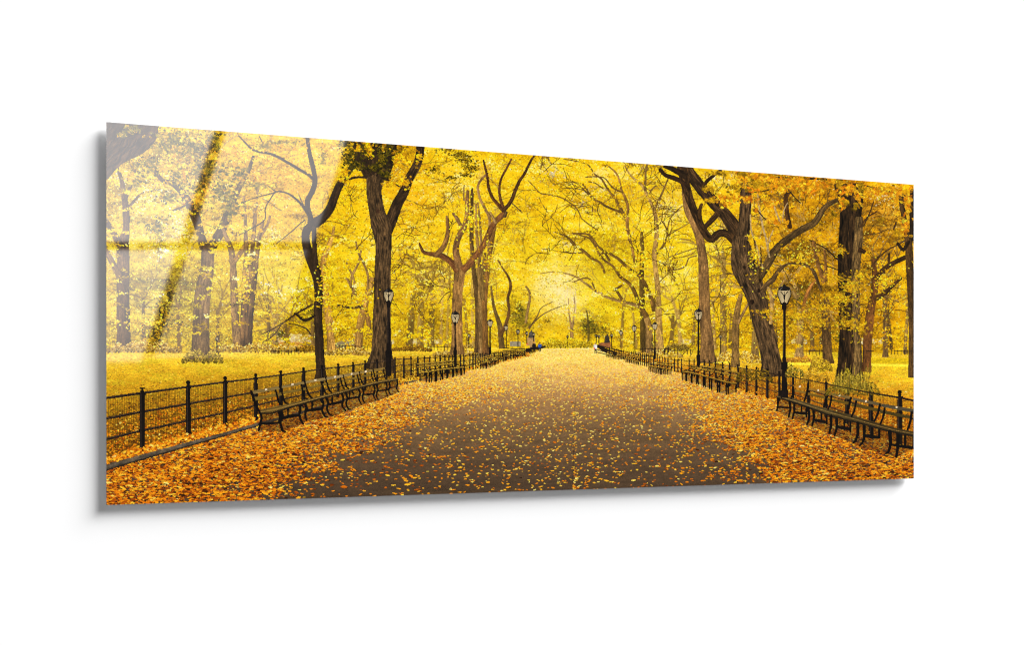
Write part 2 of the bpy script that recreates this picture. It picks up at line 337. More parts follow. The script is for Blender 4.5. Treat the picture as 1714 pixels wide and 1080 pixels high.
for k, (x, y, wd, yt, c) in enumerate(far_spots):
    x2 = x + rng.normal(0, 4)
    i = part('printed_tree', None, None)
    tube([(x, y, wd * 1.25), (x, y - 6, wd), ((x + x2) / 2, (y + yt) / 2, wd * .9), (x2, yt, wd * .75)], FARC[c], i, ridge=1.2, step=5, dark=.55)
    for q in range(3):
        twigs(i, x2, yt + rng.uniform(0, 25), -np.pi / 2 + rng.normal(0, .6), rng.uniform(40, 90), wd * .45, 1, FARC[c])
far_grove = part('printed_branches', label='fine dark branches of far trees seen against the yellow canopy', kind='stuff')
for k in range(75):
    x = rng.uniform(X0, X1); y = rng.uniform(top_of(x) + 20, 540)
    if 900 < x < 990 and y > 440: continue
    twigs(far_grove, x, y, -np.pi / 2 + rng.normal(0, .9), rng.uniform(20, 60), rng.uniform(1.0, 2.6), 2, FARC[rng.integers(0, 4)] * rng.uniform(.75, 1.1))
for k in range(110):                                  # long flat sprays of twigs
    x = rng.uniform(X0, X1); y = rng.uniform(top_of(x) + 30, 560)
    if 900 < x < 960 and y > 450: continue
    twigs(far_grove, x, y, rng.choice([0, np.pi]) + rng.normal(0, .25), rng.uniform(25, 60), rng.uniform(.7, 1.6), 1, C(90, 68, 24) * rng.uniform(.6, 1.2))
air(.32, .27)
for q in [(988, 548, 15, 18, 170), (1012, 552, 9, 12, 50), (868, 524, 11, 20, 110), (1346, 502, 22, 18, 120), (526, 524, 22, 16, 110), (470, 560, 16, 10, 60), (1405, 562, 26, 14, 110)]: blob(*q, [(84, 76, 18), (58, 54, 14), (120, 104, 20), (150, 126, 20)], 1.5, canopy)
sprays(2300, 15, ALL, lift=.03, spread=.13, size=1.0)
specks(3500, ALL, C(255, 228, 90), .8)
specks(4200, ALL, C(146, 100, 10), .7)

# --- trees of the middle distance
LT = C(170, 134, 82); MD = C(142, 108, 62); DK = C(92, 68, 40); VD = C(48, 35, 21)
t_l1 = trunk('tree forking low at the edge of the lawn, nearest the cut left border', [(207, 578, 27), (207, 560, 23), (206, 500, 22), (206, 440, 21), (206, 410, 20), (211, 385, 12), (211, 355, 12), (208, 330, 10), (203, 300, 7), (196, 280, 5)], DK * 1.15, ridge=1.6)
limb(t_l1, [(203, 415, 13), (194, 398, 11), (184, 380, 10), (172, 366, 9)], DK); limb(t_l1, [(199, 462, 10), (188, 440, 10), (176, 414, 9)], MD)
limb(t_l1, [(209, 335, 7), (216, 318, 6), (222, 302, 5), (226, 286, 4)], DK); limb(t_l1, [(212, 352, 5), (230, 330, 4), (240, 322, 3)], DK)
t_l2 = trunk('broad trunk forking into a wide V on the lawn', [(336, 599, 42), (336, 594, 33), (336, 560, 29), (337, 525, 27), (340, 488, 27), (346, 455, 23), (348, 425, 22), (348, 412, 24)], C(126, 98, 62), ridge=1.8, light=.1)
limb(t_l2, [(343, 418, 15), (336, 395, 14), (330, 372, 15), (322, 350, 17), (314, 336, 14), (302, 318, 11), (286, 306, 9), (272, 302, 7), (258, 285, 6), (250, 270, 5)], DK)
limb(t_l2, [(353, 416, 16), (364, 398, 16), (374, 378, 15), (384, 350, 14), (392, 330, 12), (402, 310, 9), (416, 285, 7), (424, 262, 5)], C(96, 74, 44))
limb(t_l2, [(330, 345, 7), (338, 325, 6), (344, 300, 5), (352, 270, 5), (360, 240, 4)], DK); limb(t_l2, [(316, 332, 6), (308, 345, 4), (290, 352, 3)], DK)
t_l3 = trunk('slim pale trunk between the wide V tree and the triple stem', [(397, 587, 17), (396, 570, 14), (393, 520, 13), (391, 470, 12), (389, 430, 11), (384, 410, 9), (378, 395, 7), (372, 380, 5)], C(146, 112, 66))
limb(t_l3, [(391, 440, 8), (398, 430, 8), (406, 418, 8), (416, 405, 8), (432, 398, 7), (446, 380, 5), (452, 362, 4)], C(150, 112, 64))
t_l4 = trunk('tree with three stems rising from one base', [(412, 581, 20), (412, 560, 21), (414, 520, 22), (418, 470, 24), (420, 440, 26)], C(112, 82, 48), ridge=2.6, rough=.7)
for pts in [[(414, 480, 8), (420, 440, 8), (424, 400, 7), (428, 350, 6), (432, 300, 4)], [(420, 480, 8), (428, 440, 8), (434, 400, 7), (440, 370, 5)], [(409, 480, 8), (412, 430, 8), (411, 380, 6), (408, 330, 5)]]: limb(t_l4, pts, MD)
t_m1 = trunk('pale trunk just behind the slender dark tree', [(556, 588, 17), (554, 572, 13), (552, 545, 13), (549, 525, 13), (545, 505, 13), (544, 480, 12), (540, 455, 10), (543, 430, 10), (550, 412, 9), (556, 395, 6), (559, 380, 4)], C(186, 138, 66), light=.2)
t_m2 = trunk('leaning pale trunk with a hooked limb left of the big dark trunk', [(599, 592, 19), (600, 575, 14), (603, 545, 13), (608, 522, 13), (612, 505, 11), (618, 485, 11), (624, 466, 9)], C(172, 128, 62), light=-.4)
limb(t_m2, [(606, 515, 9), (598, 500, 7), (592, 488, 6), (586, 476, 5), (580, 466, 4)], MD); limb(t_m2, [(604, 512, 5), (592, 516, 4), (566, 511, 3.5)], DK * .8)
limb(t_m2, [(618, 560, 9), (617, 540, 8), (613, 522, 7)], C(150, 108, 54)); limb(t_m2, [(586, 478, 4), (590, 460, 4), (600, 440, 4), (604, 420, 3)], MD); limb(t_m2, [(616, 486, 5), (616, 462, 4), (608, 440, 4), (600, 425, 3), (596, 405, 3)], MD)
limb(t_m2, [(590, 500, 5), (594, 480, 5), (590, 462, 4), (580, 440, 3)], MD)
t_m3 = trunk('tall bundle of straight stems right of the candelabra tree', [(806, 595, 28), (806, 580, 23), (806, 545, 21), (805, 510, 20), (804, 480, 18), (803, 450, 12)], C(150, 118, 60), ridge=2.2, light=-.2)
for pts, c in [([(799, 592, 11), (800, 545, 9), (799, 505, 9), (795, 470, 8), (791, 430, 7), (789, 390, 7), (790, 340, 6), (790, 315, 4)], DK), ([(805, 590, 9), (805, 545, 8), (804, 505, 8), (804, 470, 8), (802, 430, 6), (798, 390, 5), (796, 340, 4)], MD), ([(813, 592, 11), (812, 545, 9), (811, 505, 9), (814, 470, 9), (818, 435, 8), (823, 407, 7), (829, 375, 5)], C(130, 90, 46)), ([(808, 500, 7), (808, 460, 7), (812, 425, 5)], C(120, 92, 50)),
               ([(818, 420, 5), (820, 370, 5), (812, 350, 5), (803, 330, 4), (800, 312, 4), (806, 300, 4), (816, 290, 3)], C(150, 112, 70)), ([(806, 430, 4), (804, 380, 4), (800, 340, 3)], MD), ([(777, 335, 3), (776, 325, 3), (777, 310, 2)], MD)]: limb(t_m3, pts, c, wob=.1)
t_m4 = trunk('small crooked tree behind the furthest lamps of the leaf covered verge', [(840, 582, 10), (838, 560, 9), (836, 543, 8), (830, 525, 6), (826, 510, 5), (822, 480, 3)], C(110, 84, 46))
limb(t_m4, [(838, 560, 8), (846, 545, 6), (852, 520, 5), (850, 500, 5), (855, 480, 5), (852, 466, 4), (842, 450, 3), (834, 436, 3)], C(104, 70, 40))
limb(t_m4, [(880, 540, 4), (884, 515, 5), (887, 500, 4), (886, 488, 4), (880, 480, 3)], MD)
t_c1 = trunk('pale forked tree standing in the light at the end of the path', [(957, 566, 6), (957, 550, 5), (954, 535, 3), (952, 520, 2), (952, 500, 1.5)], C(150, 112, 66)); limb(t_c1, [(957, 552, 4), (960, 535, 3), (962, 515, 2), (961, 495, 1.4)], C(150, 116, 74))
for xx in (946, 950, 955, 959, 963): limb(t_c1, [(xx, 525, 1.2), (xx + 1, 500, 1.1), (xx - 1, 480, .8)], C(226, 196, 150))
t_c2 = trunk('dark evergreen with level branches beyond the end of the path', [(985, 572, 4), (985, 555, 4), (984, 535, 3), (982, 520, 2)], C(96, 80, 30))
for q in [(886, 548, [(904, 530), (925, 518), (948, 510)]), (886, 550, [(900, 528), (906, 515), (925, 505)])]:
    limb(far_grove, [(q[0], q[1], 3)] + [(a_, b_, 2 - .4 * k) for k, (a_, b_) in enumerate(q[2])], DK)
t_r0 = trunk('dark straight trunk right beside the arching tree at the path edge', [(1077, 588, 11), (1076, 540, 9), (1075, 500, 9), (1074, 460, 8), (1075, 420, 7), (1074, 390, 5)], C(92, 70, 30))
t_r1 = trunk('tree whose long limbs arch left over the path', [(1088, 590, 14), (1087, 560, 12), (1086, 545, 11), (1080, 527, 9), (1072, 515, 7), (1058, 509, 6), (1044, 506, 5), (1017, 498, 4.5), (997, 487, 4.5), (974, 470, 4), (958, 461, 3), (930, 455, 2), (905, 458, 1.5)], C(150, 114, 64))
for pts in [[(1082, 530, 9), (1070, 508, 7), (1060, 484, 6.5), (1050, 472, 5.5), (1037, 462, 5), (1026, 446, 4), (1012, 436, 4), (1003, 424, 3.5), (989, 401, 3), (972, 394, 2.5), (958, 390, 2)],
            [(1096, 520, 9), (1090, 498, 8), (1080, 476, 6), (1069, 461, 6), (1056, 452, 5), (1046, 444, 5), (1036, 434, 5), (1026, 427, 5.5), (1014, 421, 5), (1003, 428, 2)],
            [(1012, 456, 4), (1004, 440, 4), (990, 432, 5), (976, 420, 5), (964, 412, 4.5), (955, 402, 4), (944, 394, 3), (928, 388, 2)],
            [(1020, 436, 4), (1010, 420, 4), (1000, 412, 4), (988, 395, 3), (975, 391, 3), (960, 391, 2.5)], [(988, 396, 3), (986, 390, 2), (990, 402, 2)],
            [(1040, 500, 5), (1030, 484, 4.5), (1028, 486, 4), (1044, 476, 3.5)], [(997, 488, 3), (988, 468, 3), (975, 466, 2.5), (960, 472, 2)], [(975, 423, 2.5), (955, 424, 2), (930, 420, 1.6), (908, 417, 1.3)]]: limb(t_r1, pts, C(104, 74, 34))
t_r2 = trunk('tall pale tree with a slender forked top right of the arching tree', [(1104, 590, 15), (1104, 570, 13), (1103, 545, 11), (1102, 510, 10), (1101, 484, 9), (1098, 455, 8), (1095, 427, 8), (1098, 405, 8), (1099, 383, 7.5), (1097, 360, 6.5), (1092, 345, 5.5), (1084, 328, 5), (1076, 312, 4.5), (1068, 304, 4), (1056, 294, 3), (1046, 278, 2)], C(168, 130, 70), light=-.1)
for pts in [[(1096, 350, 4), (1102, 336, 3.5), (1107, 326, 3.5), (1113, 312, 3), (1118, 300, 2.5)], [(1080, 318, 4), (1080, 300, 3.5), (1081, 288, 3), (1083, 276, 3)], [(1100, 424, 4), (1108, 414, 4), (1114, 402, 3.5), (1117, 388, 3), (1113, 378, 2.5), (1108, 370, 2)], [(1116, 396, 2.5), (1128, 388, 2), (1142, 380, 1.6), (1155, 372, 1.2)],
            [(1116, 388, 2.5), (1122, 366, 2.2), (1134, 352, 2), (1142, 345, 1.6)], [(1120, 452, 2.5), (1138, 450, 2.5), (1148, 444, 2.5), (1153, 432, 2), (1166, 428, 2)], [(1120, 431, 1.5), (1138, 424, 1.8), (1156, 418, 1.8), (1170, 414, 1.5)], [(1085, 326, 2.5), (1096, 312, 2.5), (1108, 310, 2)]]: limb(t_r2, pts, C(118, 90, 46), wob=.15)
t_r3 = trunk('bare crooked limbs of a tree reaching over the path from behind', [(1062, 440, 4), (1059, 420, 4.5), (1053, 395, 5), (1050, 378, 5.5), (1051, 360, 5), (1051, 345, 5), (1046, 330, 4.5), (1040, 318, 4), (1036, 300, 3.5), (1030, 288, 3), (1016, 276, 2)], C(140, 100, 50))
for pts in [[(1046, 362, 5), (1040, 355, 5), (1030, 352, 4), (1014, 345, 4), (1004, 338, 3.5), (994, 334, 3), (982, 322, 3), (972, 312, 2), (960, 304, 1.6)], [(1046, 360, 5), (1040, 352, 5), (1034, 340, 4.5), (1028, 330, 4), (1018, 318, 3.5), (1006, 298, 3), (996, 292, 2.5), (984, 276, 2.4), (966, 270, 2), (944, 266, 1.6)],
            [(1042, 322, 3), (1026, 314, 3), (1014, 300, 2), (1004, 296, 2), (980, 296, 2)], [(994, 334, 3), (984, 320, 2.4), (974, 308, 2), (962, 305, 1.6), (935, 306, 1.2)], [(984, 322, 2), (970, 316, 1.8), (946, 315, 1.3)], [(1010, 316, 2), (996, 306, 2), (985, 304, 1.6)],
            [(973, 365, 2.2), (966, 350, 2.4), (952, 338, 2.3), (938, 330, 2.2), (920, 326, 2.2), (904, 323, 2), (894, 312, 1.6), (884, 302, 1.2)], [(973, 365, 2), (985, 375, 2), (1000, 385, 2)], [(902, 330, 1.2), (910, 345, 1.4), (918, 356, 1.4)], [(992, 345, 2), (991, 360, 1.6)]]: limb(t_r3, pts, C(108, 78, 36), wob=.15)
sprays(170, 13, (900, 1130, 270, 560), lift=.05, spread=.1, size=.95)
sprays(300, 13, (X0, 470, 250, 560), lift=.05, spread=.18, size=1.2)
sprays(160, 12, (540, 720, 380, 560), lift=.06, spread=.12, size=1.1)

air(0, .09)
for k in range(150):
    x0_, x1_, y0_, y1_ = [(900, 1130, 280, 480), (1290, 1528, 320, 560), (1100, 1260, 330, 560), (560, 760, 330, 560)][k % 4]
    x, y = rng.uniform(x0_, x1_), rng.uniform(y0_, y1_)
    twigs(far_grove, x, y, rng.choice([-.5, -np.pi + .5, -1.3]) + rng.normal(0, .4), rng.uniform(18, 52), rng.uniform(.8, 1.5), 1, C(112, 80, 26) * rng.uniform(.6, 1.1), bend=.5)
# --- shrubs along the lawns
shrub = part('printed_shrubs', label='low golden shrubs and dry plants along the far lawn edges', kind='stuff')
def bush(x0, x1, y0, y1, cols, n, size=1.4, pid=shrub):
    x = rng.uniform(x0 - 3, x1 + 3, n); e = np.clip(1 - np.abs((x - (x0 + x1) / 2) / ((x1 - x0) / 2 + 3)) ** 4, 0, 1)
    y = y1 - (y1 - y0) * rng.random(n) ** .8 * (.35 + 1.1 * fbm(x / 11 + y0, x * 0 + y1, 2)) * (.25 + .75 * e) + rng.normal(0, .6, n); o = np.argsort(y)
    k = np.clip((y1 - y) / max(y1 - y0, 1), 0, 1)
    c = np.array(cols, np.float32)[rng.integers(0, len(cols), n)] / 255 * (rng.uniform(.75, 1.15, n) * (.72 + .38 * k))[:, None]
    s = size * rng.uniform(.5, 1.3, n) * .85
    splat(x[o], y[o], s[o], s[o] * .5, rng.normal(-.8, .8, n), np.clip(c[o], 0, 1), pid, nx=5, ny=3)
GB = [(214, 166, 50), (236, 190, 80), (180, 132, 30), (140, 100, 20), (250, 214, 120)]
bush(X0, 300, 573, 590, GB, 900, 1.8); bush(355, 530, 577, 590, GB, 800); bush(308, 370, 588, 608, [(150, 130, 40), (190, 160, 60), (110, 92, 24), (220, 180, 70)], 420, 1.8)
bush(500, 527, 580, 588, [(150, 110, 20), (200, 150, 30), (110, 80, 14)], 200); bush(545, 620, 583, 594, GB, 420)
bush(655, 720, 578, 588, [(150, 108, 20), (190, 140, 30), (120, 84, 16)], 420, 1.2); bush(728, 800, 583, 597, GB, 420, 1.3); bush(774, 792, 575, 583, GB, 120, 1.2)
bush(905, 990, 568, 582, [(240, 200, 20), (200, 160, 16), (255, 220, 60), (150, 120, 14)], 900, 1.2)
bush(1060, 1140, 586, 598, GB, 420, 1.2); bush(1118, 1150, 574, 586, [(150, 120, 40), (180, 150, 60), (110, 84, 24)], 260, 1.2); bush(1172, 1290, 592, 608, GB, 700, 1.4)
bush(1310, 1358, 597, 606, [(220, 150, 40), (236, 170, 60), (190, 120, 24)], 300, 1.4)

# --- small things at the far end
ped_l = part('printed_pedestal', label='tan stone pedestal with a dark statue beyond the walkers')
poly([(882, 582), (882, 566), (895, 565), (897, 582)], C(176, 138, 86), ped_l, .2); poly([(884, 566), (886, 557), (890, 553), (893, 558), (895, 566)], C(84, 76, 66), ped_l, .4)
poly([(854, 580), (854, 572), (872, 572), (872, 580)], C(150, 138, 112), ped_l, .2)
ped_r = part('printed_pedestal', label='red brown pedestal with a dark seated statue beyond the fence end')
poly([(1002, 582), (1002, 574), (1022, 573), (1022, 582)], C(150, 96, 54), ped_r, .25); poly([(1011, 574), (1013, 565), (1017, 559), (1020, 566), (1021, 574)], C(60, 52, 44), ped_r, .4)

# ------------------------------------------------------------------ 4 big trees
t_b1 = trunk('slender dark tree with an S bent trunk inside the fence', [(537, 634, 22), (537, 620, 16), (535, 590, 15.5), (534, 560, 14.5), (532, 530, 14), (533, 505, 14.5), (533, 480, 15), (530, 460, 17), (524, 442, 18), (517, 425, 16), (512, 405, 14), (512, 390, 14), (518, 380, 14), (530, 372, 17), (543, 362, 15), (553, 348, 15), (559, 332, 14), (566, 315, 13), (574, 300, 12), (583, 288, 10), (592, 276, 8), (598, 262, 6)], C(58, 43, 26), ridge=1.4)
for pts in [[(521, 382, 9), (519, 362, 9), (515, 348, 9), (515, 335, 9), (522, 322, 9), (526, 310, 9), (527, 298, 8), (523, 276, 8), (518, 256, 7), (514, 228, 6)], [(526, 380, 8), (526, 400, 8), (527, 420, 8), (528, 440, 9)],
            [(524, 300, 5), (516, 292, 5), (507, 287, 5), (494, 279, 5), (482, 272, 4.5), (466, 263, 4.5), (452, 257, 4.5), (434, 254, 4), (421, 249, 3.5), (410, 238, 3), (400, 227, 2.5)],
            [(521, 370, 5), (513, 355, 4.5), (504, 342, 4), (494, 332, 3.5), (480, 323, 3), (462, 321, 2.6), (452, 334, 2.2), (444, 348, 2), (443, 368, 2), (425, 380, 1.8), (400, 393, 1.6)],
            [(510, 368, 2), (490, 386, 1.8), (462, 408, 1.2)], [(513, 352, 2), (505, 338, 2), (500, 325, 1.5)], [(462, 321, 2), (450, 312, 1.8), (440, 304, 1.4)], [(576, 300, 3.5), (590, 297, 3), (612, 296, 3)], [(452, 258, 2.5), (440, 240, 2), (434, 228, 1.5)], [(404, 340, 1.5), (430, 330, 2), (460, 322, 2.5)]]: limb(t_b1, pts, C(62, 46, 28), wob=.2)
limb(t_b1, [(522, 510, 4), (505, 520, 3.4), (492, 528, 3), (475, 540, 2.4), (455, 552, 2), (438, 560, 1.5)], C(70, 50, 24)); limb(t_b1, [(526, 528, 4), (518, 534, 5), (508, 536, 5), (500, 530, 4), (493, 525, 3)], VD); limb(t_b1, [(470, 545, 2), (458, 562, 2), (440, 574, 1.4)], C(74, 54, 26))
limb(t_b1, [(484, 542, 1.6), (500, 545, 2), (514, 552, 2), (520, 560, 2)], VD)
t_b2 = trunk('big dark trunk with two heavy limbs behind the lamp post', [(637, 612, 50), (638, 603, 40), (639, 585, 34), (639, 560, 31.5), (639, 530, 30), (640, 505, 29), (640, 475, 28), (641, 440, 27), (642, 410, 27), (640, 390, 31), (637, 375, 32), (632, 358, 27), (628, 338, 25.5), (626, 318, 26), (628, 300, 30), (630, 288, 34), (632, 278, 30)], C(94, 71, 44), ridge=1.7, rough=.85, light=-.05, pre=[([(648, 385, 20), (655, 368, 20), (661, 352, 19), (667, 338, 18), (674, 326, 17), (680, 312, 16), (686, 297, 15), (694, 283, 15), (700, 270, 14), (703, 255, 14), (703, 236, 14)], C(68, 50, 31))])
limb(t_b2, [(618, 292, 20), (610, 275, 19), (604, 258, 18), (598, 240, 18), (594, 228, 18)], C(58, 42, 26)); limb(t_b2, [(640, 295, 22), (648, 275, 20), (653, 258, 19), (656, 238, 18), (657, 230, 18)], C(54, 39, 24)); limb(t_b2, [(626, 285, 22), (628, 262, 20), (630, 236, 20)], C(52, 38, 22))
limb(t_b2, [(668, 334, 12), (676, 328, 9), (682, 324, 5)], C(66, 48, 28))
limb(t_b2, [(612, 297, 3), (598, 297, 3), (585, 300, 3)], VD); limb(t_b2, [(644, 299, 3), (656, 305, 2.6), (668, 312, 2.5), (678, 318, 2)], VD)
poly([(629, 352), (632, 349), (636, 352), (635, 357), (630, 357)], C(70, 46, 30), t_b2, .2)
t_b3 = trunk('candelabra tree with three upswept limbs behind the second lamp', [(765, 590, 26), (765, 580, 20), (765, 550, 18.5), (765, 520, 17.5), (766, 490, 17), (768, 470, 18), (770, 455, 19), (771, 446, 20)], C(158, 116, 62), ridge=1.6, light=.15)
for pts, c in [([(766, 452, 13), (758, 442, 11), (749, 434, 10), (738, 428, 10), (726, 426, 8), (714, 424, 6), (707, 420, 5), (702, 408, 3)], C(118, 76, 40)), ([(729, 427, 8), (737, 420, 9), (744, 410, 8.5), (748, 398, 8), (750, 385, 6.5), (749, 372, 6), (748, 362, 3)], C(136, 98, 52)),
               ([(769, 450, 13), (766, 435, 12), (763, 420, 11), (765, 404, 10), (770, 392, 10), (777, 380, 9), (781, 366, 8), (782, 350, 7), (782, 335, 6.5), (783, 320, 5)], C(146, 106, 60)), ([(772, 378, 6), (768, 372, 6), (764, 364, 6), (759, 358, 5)], C(140, 104, 60)),
               ([(775, 452, 12), (784, 444, 12), (794, 432, 11), (803, 420, 10.5), (811, 408, 10), (816, 396, 10), (822, 382, 9.5), (830, 370, 9), (838, 363, 10), (845, 356, 9)], C(128, 84, 44)), ([(842, 352, 7), (832, 340, 6), (824, 330, 5.5), (818, 314, 5), (816, 297, 4.5), (813, 284, 4), (809, 268, 3)], C(96, 60, 30)),
               ([(843, 348, 5.5), (838, 334, 5), (836, 320, 4.5), (837, 305, 4), (842, 292, 4), (849, 280, 3.5), (856, 266, 3)], C(104, 66, 34)), ([(843, 352, 7), (852, 342, 6.5), (858, 332, 6.5), (863, 318, 6), (870, 302, 5.5), (877, 292, 5), (883, 280, 4.5), (890, 266, 4), (897, 258, 3)], C(84, 56, 28)), ([(845, 362, 6), (847, 356, 6)], DK),
               ([(829, 372, 6), (824, 362, 5), (820, 355, 3)], C(150, 116, 66)), ([(857, 340, 2), (866, 348, 2), (874, 356, 1.6)], DK)]: limb(t_b3, pts, c)
t_b4 = trunk('tall leaning trunk behind the twisted tree on the far verge', [(1184, 602, 32), (1184, 594, 25), (1183, 565, 21), (1180, 530, 19), (1179, 500, 18.5), (1178, 470, 18), (1177, 440, 16.5), (1174, 415, 14), (1170, 395, 14.5), (1163, 375, 15), (1154, 355, 16), (1150, 335, 15), (1148, 315, 14)], C(138, 102, 58), ridge=1.7, light=-.2)
t_r5 = trunk('straight pale trunk between the leaning and the twisted tree', [(1231, 611, 16), (1231, 598, 13), (1231, 570, 12.5), (1232, 540, 12), (1235, 515, 10), (1240, 495, 7)], C(140, 106, 54)); limb(t_r5, [(1236, 540, 5), (1246, 520, 4.5), (1254, 505, 3.5)], MD)
t_b5 = trunk('twisted dark tree with a looping limb behind the right lamp post', [(1293, 624, 42), (1292, 612, 35), (1288, 590, 32), (1283, 565, 32), (1276, 540, 33), (1271, 520, 33), (1267, 500, 34), (1260, 480, 37), (1252, 460, 42), (1247, 445, 46), (1242, 425, 37), (1240, 410, 30), (1240, 400, 25)], C(98, 74, 46), ridge=1.9, rough=.9, light=.1, pre=[([(1240, 395, 26), (1232, 385, 24), (1222, 370, 22), (1211, 356, 20), (1199, 344, 20), (1188, 331, 20), (1176, 318, 20), (1166, 305, 20), (1156, 292, 19), (1148, 278, 18)], C(74, 53, 31)), ([(1244, 390, 22), (1247, 365, 20), (1248, 340, 19.5), (1249, 315, 19), (1250, 288, 18)], C(100, 75, 47)), ([(1238, 408, 20), (1228, 402, 15), (1218, 393, 13), (1208, 390, 13), (1200, 393, 13), (1192, 400, 13), (1184, 396, 13), (1176, 383, 13), (1168, 366, 13), (1160, 348, 13), (1154, 332, 14), (1149, 315, 15), (1145, 298, 16), (1142, 280, 18)], C(72, 50, 27))])
for pts, c in [
               
               ([(1179, 382, 8), (1190, 370, 9), (1201, 358, 10)], C(78, 54, 28)), ([(1172, 364, 6), (1171, 350, 6), (1174, 342, 5)], C(74, 50, 24)), ([(1150, 312, 8), (1138, 302, 8), (1126, 297, 8), (1114, 293, 7), (1105, 284, 6)], C(62, 42, 24)), ([(1148, 294, 12), (1136, 288, 10), (1124, 282, 9), (1112, 277, 8)], C(54, 38, 22)),
               ([(1176, 312, 6), (1184, 302, 6), (1194, 294, 5.5), (1206, 285, 5)], C(64, 44, 22)),
               ([(1264, 470, 18), (1276, 455, 15), (1286, 440, 14), (1294, 425, 14), (1304, 412, 13), (1316, 402, 12.5), (1330, 392, 12), (1345, 383, 11.5), (1362, 374, 11), (1371, 362, 11), (1378, 350, 9), (1390, 340, 8), (1404, 334, 7)], C(100, 76, 40)),
               ([(1276, 486, 10), (1286, 474, 9), (1294, 468, 9), (1300, 458, 7), (1312, 446, 5), (1326, 441, 4), (1342, 442, 4), (1356, 448, 5), (1364, 460, 6), (1369, 474, 5), (1374, 486, 4)], C(104, 78, 44))]: limb(t_b5, pts, c, rough=.7)
for x_, y_, r_ in [(1272, 470, 3), (1259, 506, 4.5), (1246, 448, 3), (1270, 487, 3.5)]: tube([(x_, y_ - 1, r_ * 1.6), (x_, y_ + 1, r_ * 1.3)], C(40, 26, 14), t_b5)
t_r6 = trunk('stout tree with a rough double trunk behind the seats at the cut border', [(1422, 628, 47), (1422, 615, 41), (1422, 590, 38), (1422, 560, 34), (1421, 530, 33), (1420, 500, 34), (1420, 470, 35), (1420, 440, 36), (1421, 410, 36), (1423, 380, 36), (1424, 355, 37), (1424, 335, 42), (1423, 315, 46)], C(62, 44, 24), ridge=2.2, rough=1.0, light=.1)
limb(t_r6, [(1434, 626, 16), (1436, 600, 14), (1434, 560, 12), (1433, 520, 12), (1432, 480, 14), (1434, 440, 15), (1437, 400, 15), (1438, 365, 12)], C(124, 96, 54), rough=.8, wob=.4); limb(t_r6, [(1408, 325, 10), (1402, 318, 9), (1400, 306, 7)], VD); limb(t_r6, [(1408, 440, 3), (1395, 428, 2.4), (1380, 415, 2), (1355, 402, 1.4)], VD); limb(t_r6, [(1402, 452, 2), (1385, 446, 2), (1366, 438, 1.4)], VD)
limb(t_r6, [(1438, 418, 9), (1447, 422, 7)], C(70, 46, 24))
t_r7 = trunk('red brown leaning tree right of the stout double trunk', [(1450, 620, 18), (1451, 605, 15), (1452, 570, 15), (1455, 540, 15), (1458, 515, 14), (1463, 490, 13), (1465, 465, 11), (1463, 448, 8), (1462, 436, 6)], C(116, 74, 34), light=.3)
for pts in [[(1466, 500, 8), (1476, 494, 7.5), (1486, 486, 7), (1496, 476, 6), (1508, 466, 5)], [(1466, 466, 8), (1474, 456, 7.5), (1484, 447, 8), (1494, 441, 8), (1504, 436, 8), (1515, 431, 8)], [(1460, 444, 3), (1474, 428, 2.6), (1488, 417, 2.4), (1506, 408, 2.2), (1520, 398, 2)], [(1480, 452, 3), (1481, 460, 2)], [(1487, 448, 5), (1488, 425, 4)], [(1497, 420, 1.5), (1502, 432, 1.2)], [(1440, 380, 3), (1452, 364, 2.6), (1468, 354, 2)], [(1445, 378, 2.4), (1454, 360, 2.2), (1462, 338, 2)], [(1452, 393, 1.4), (1470, 390, 1.6), (1486, 384, 1.2)], [(1496, 384, 3), (1500, 372, 3)]]: limb(t_r7, pts, C(74, 50, 24))
t_r8 = trunk('trunk cut off by the border of the picture', [(1527, 630, 14), (1526, 600, 11), (1526, 540, 10), (1524, 480, 12), (1522, 430, 13), (1520, 400, 12), (1514, 370, 9), (1510, 345, 9), (1508, 325, 9)], C(84, 60, 30)); limb(t_r8, [(1520, 405, 6), (1512, 418, 6), (1503, 408, 5)], VD); limb(t_r8, [(1527, 400, 8), (1526, 350, 8), (1527, 320, 8)], VD)
t_r9 = trunk('middle sized trunk left of the stout double trunk', [(1386, 606, 21), (1385, 596, 17), (1384, 570, 15.5), (1383, 545, 15), (1382, 520, 13), (1384, 500, 9)], C(104, 76, 40), light=.2)
limb(t_r9, [(1322, 380, 8), (1318, 360, 8), (1316, 340, 8), (1316, 328, 8), (1324, 318, 6)], C(80, 52, 24)); limb(t_r9, [(1362, 405, 5), (1366, 430, 6), (1374, 455, 8), (1380, 470, 10), (1382, 450, 5), (1380, 420, 4)], C(140, 96, 46))
limb(t_r9, [(1345, 520, 6), (1348, 500, 6), (1356, 482, 6), (1364, 470, 4)], C(150, 98, 44)); limb(t_r9, [(1290, 540, 6), (1292, 500, 7), (1290, 490, 7), (1286, 482, 5)], C(170, 134, 76)); limb(t_r9, [(1292, 505, 6), (1300, 492, 5), (1308, 476, 4), (1312, 470, 3)], C(160, 124, 70))
pale_stems = part('printed_tree', None, 'pale thin stems rising between the twisted tree and the stout trunk')
for pts in [[(1276, 448, 3), (1270, 425, 3), (1264, 405, 3), (1258, 385, 2.4), (1256, 360, 2)], [(1288, 430, 3), (1282, 400, 3), (1276, 375, 3), (1270, 345, 2.5), (1268, 325, 2)], [(1306, 372, 3), (1298, 352, 2.6), (1293, 335, 2.2)], [(1310, 370, 2), (1312, 352, 2), (1318, 340, 1.6)], [(1284, 420, 2), (1288, 400, 2), (1294, 385, 1.6)]]: limb(pale_stems, pts, C(176, 146, 96))
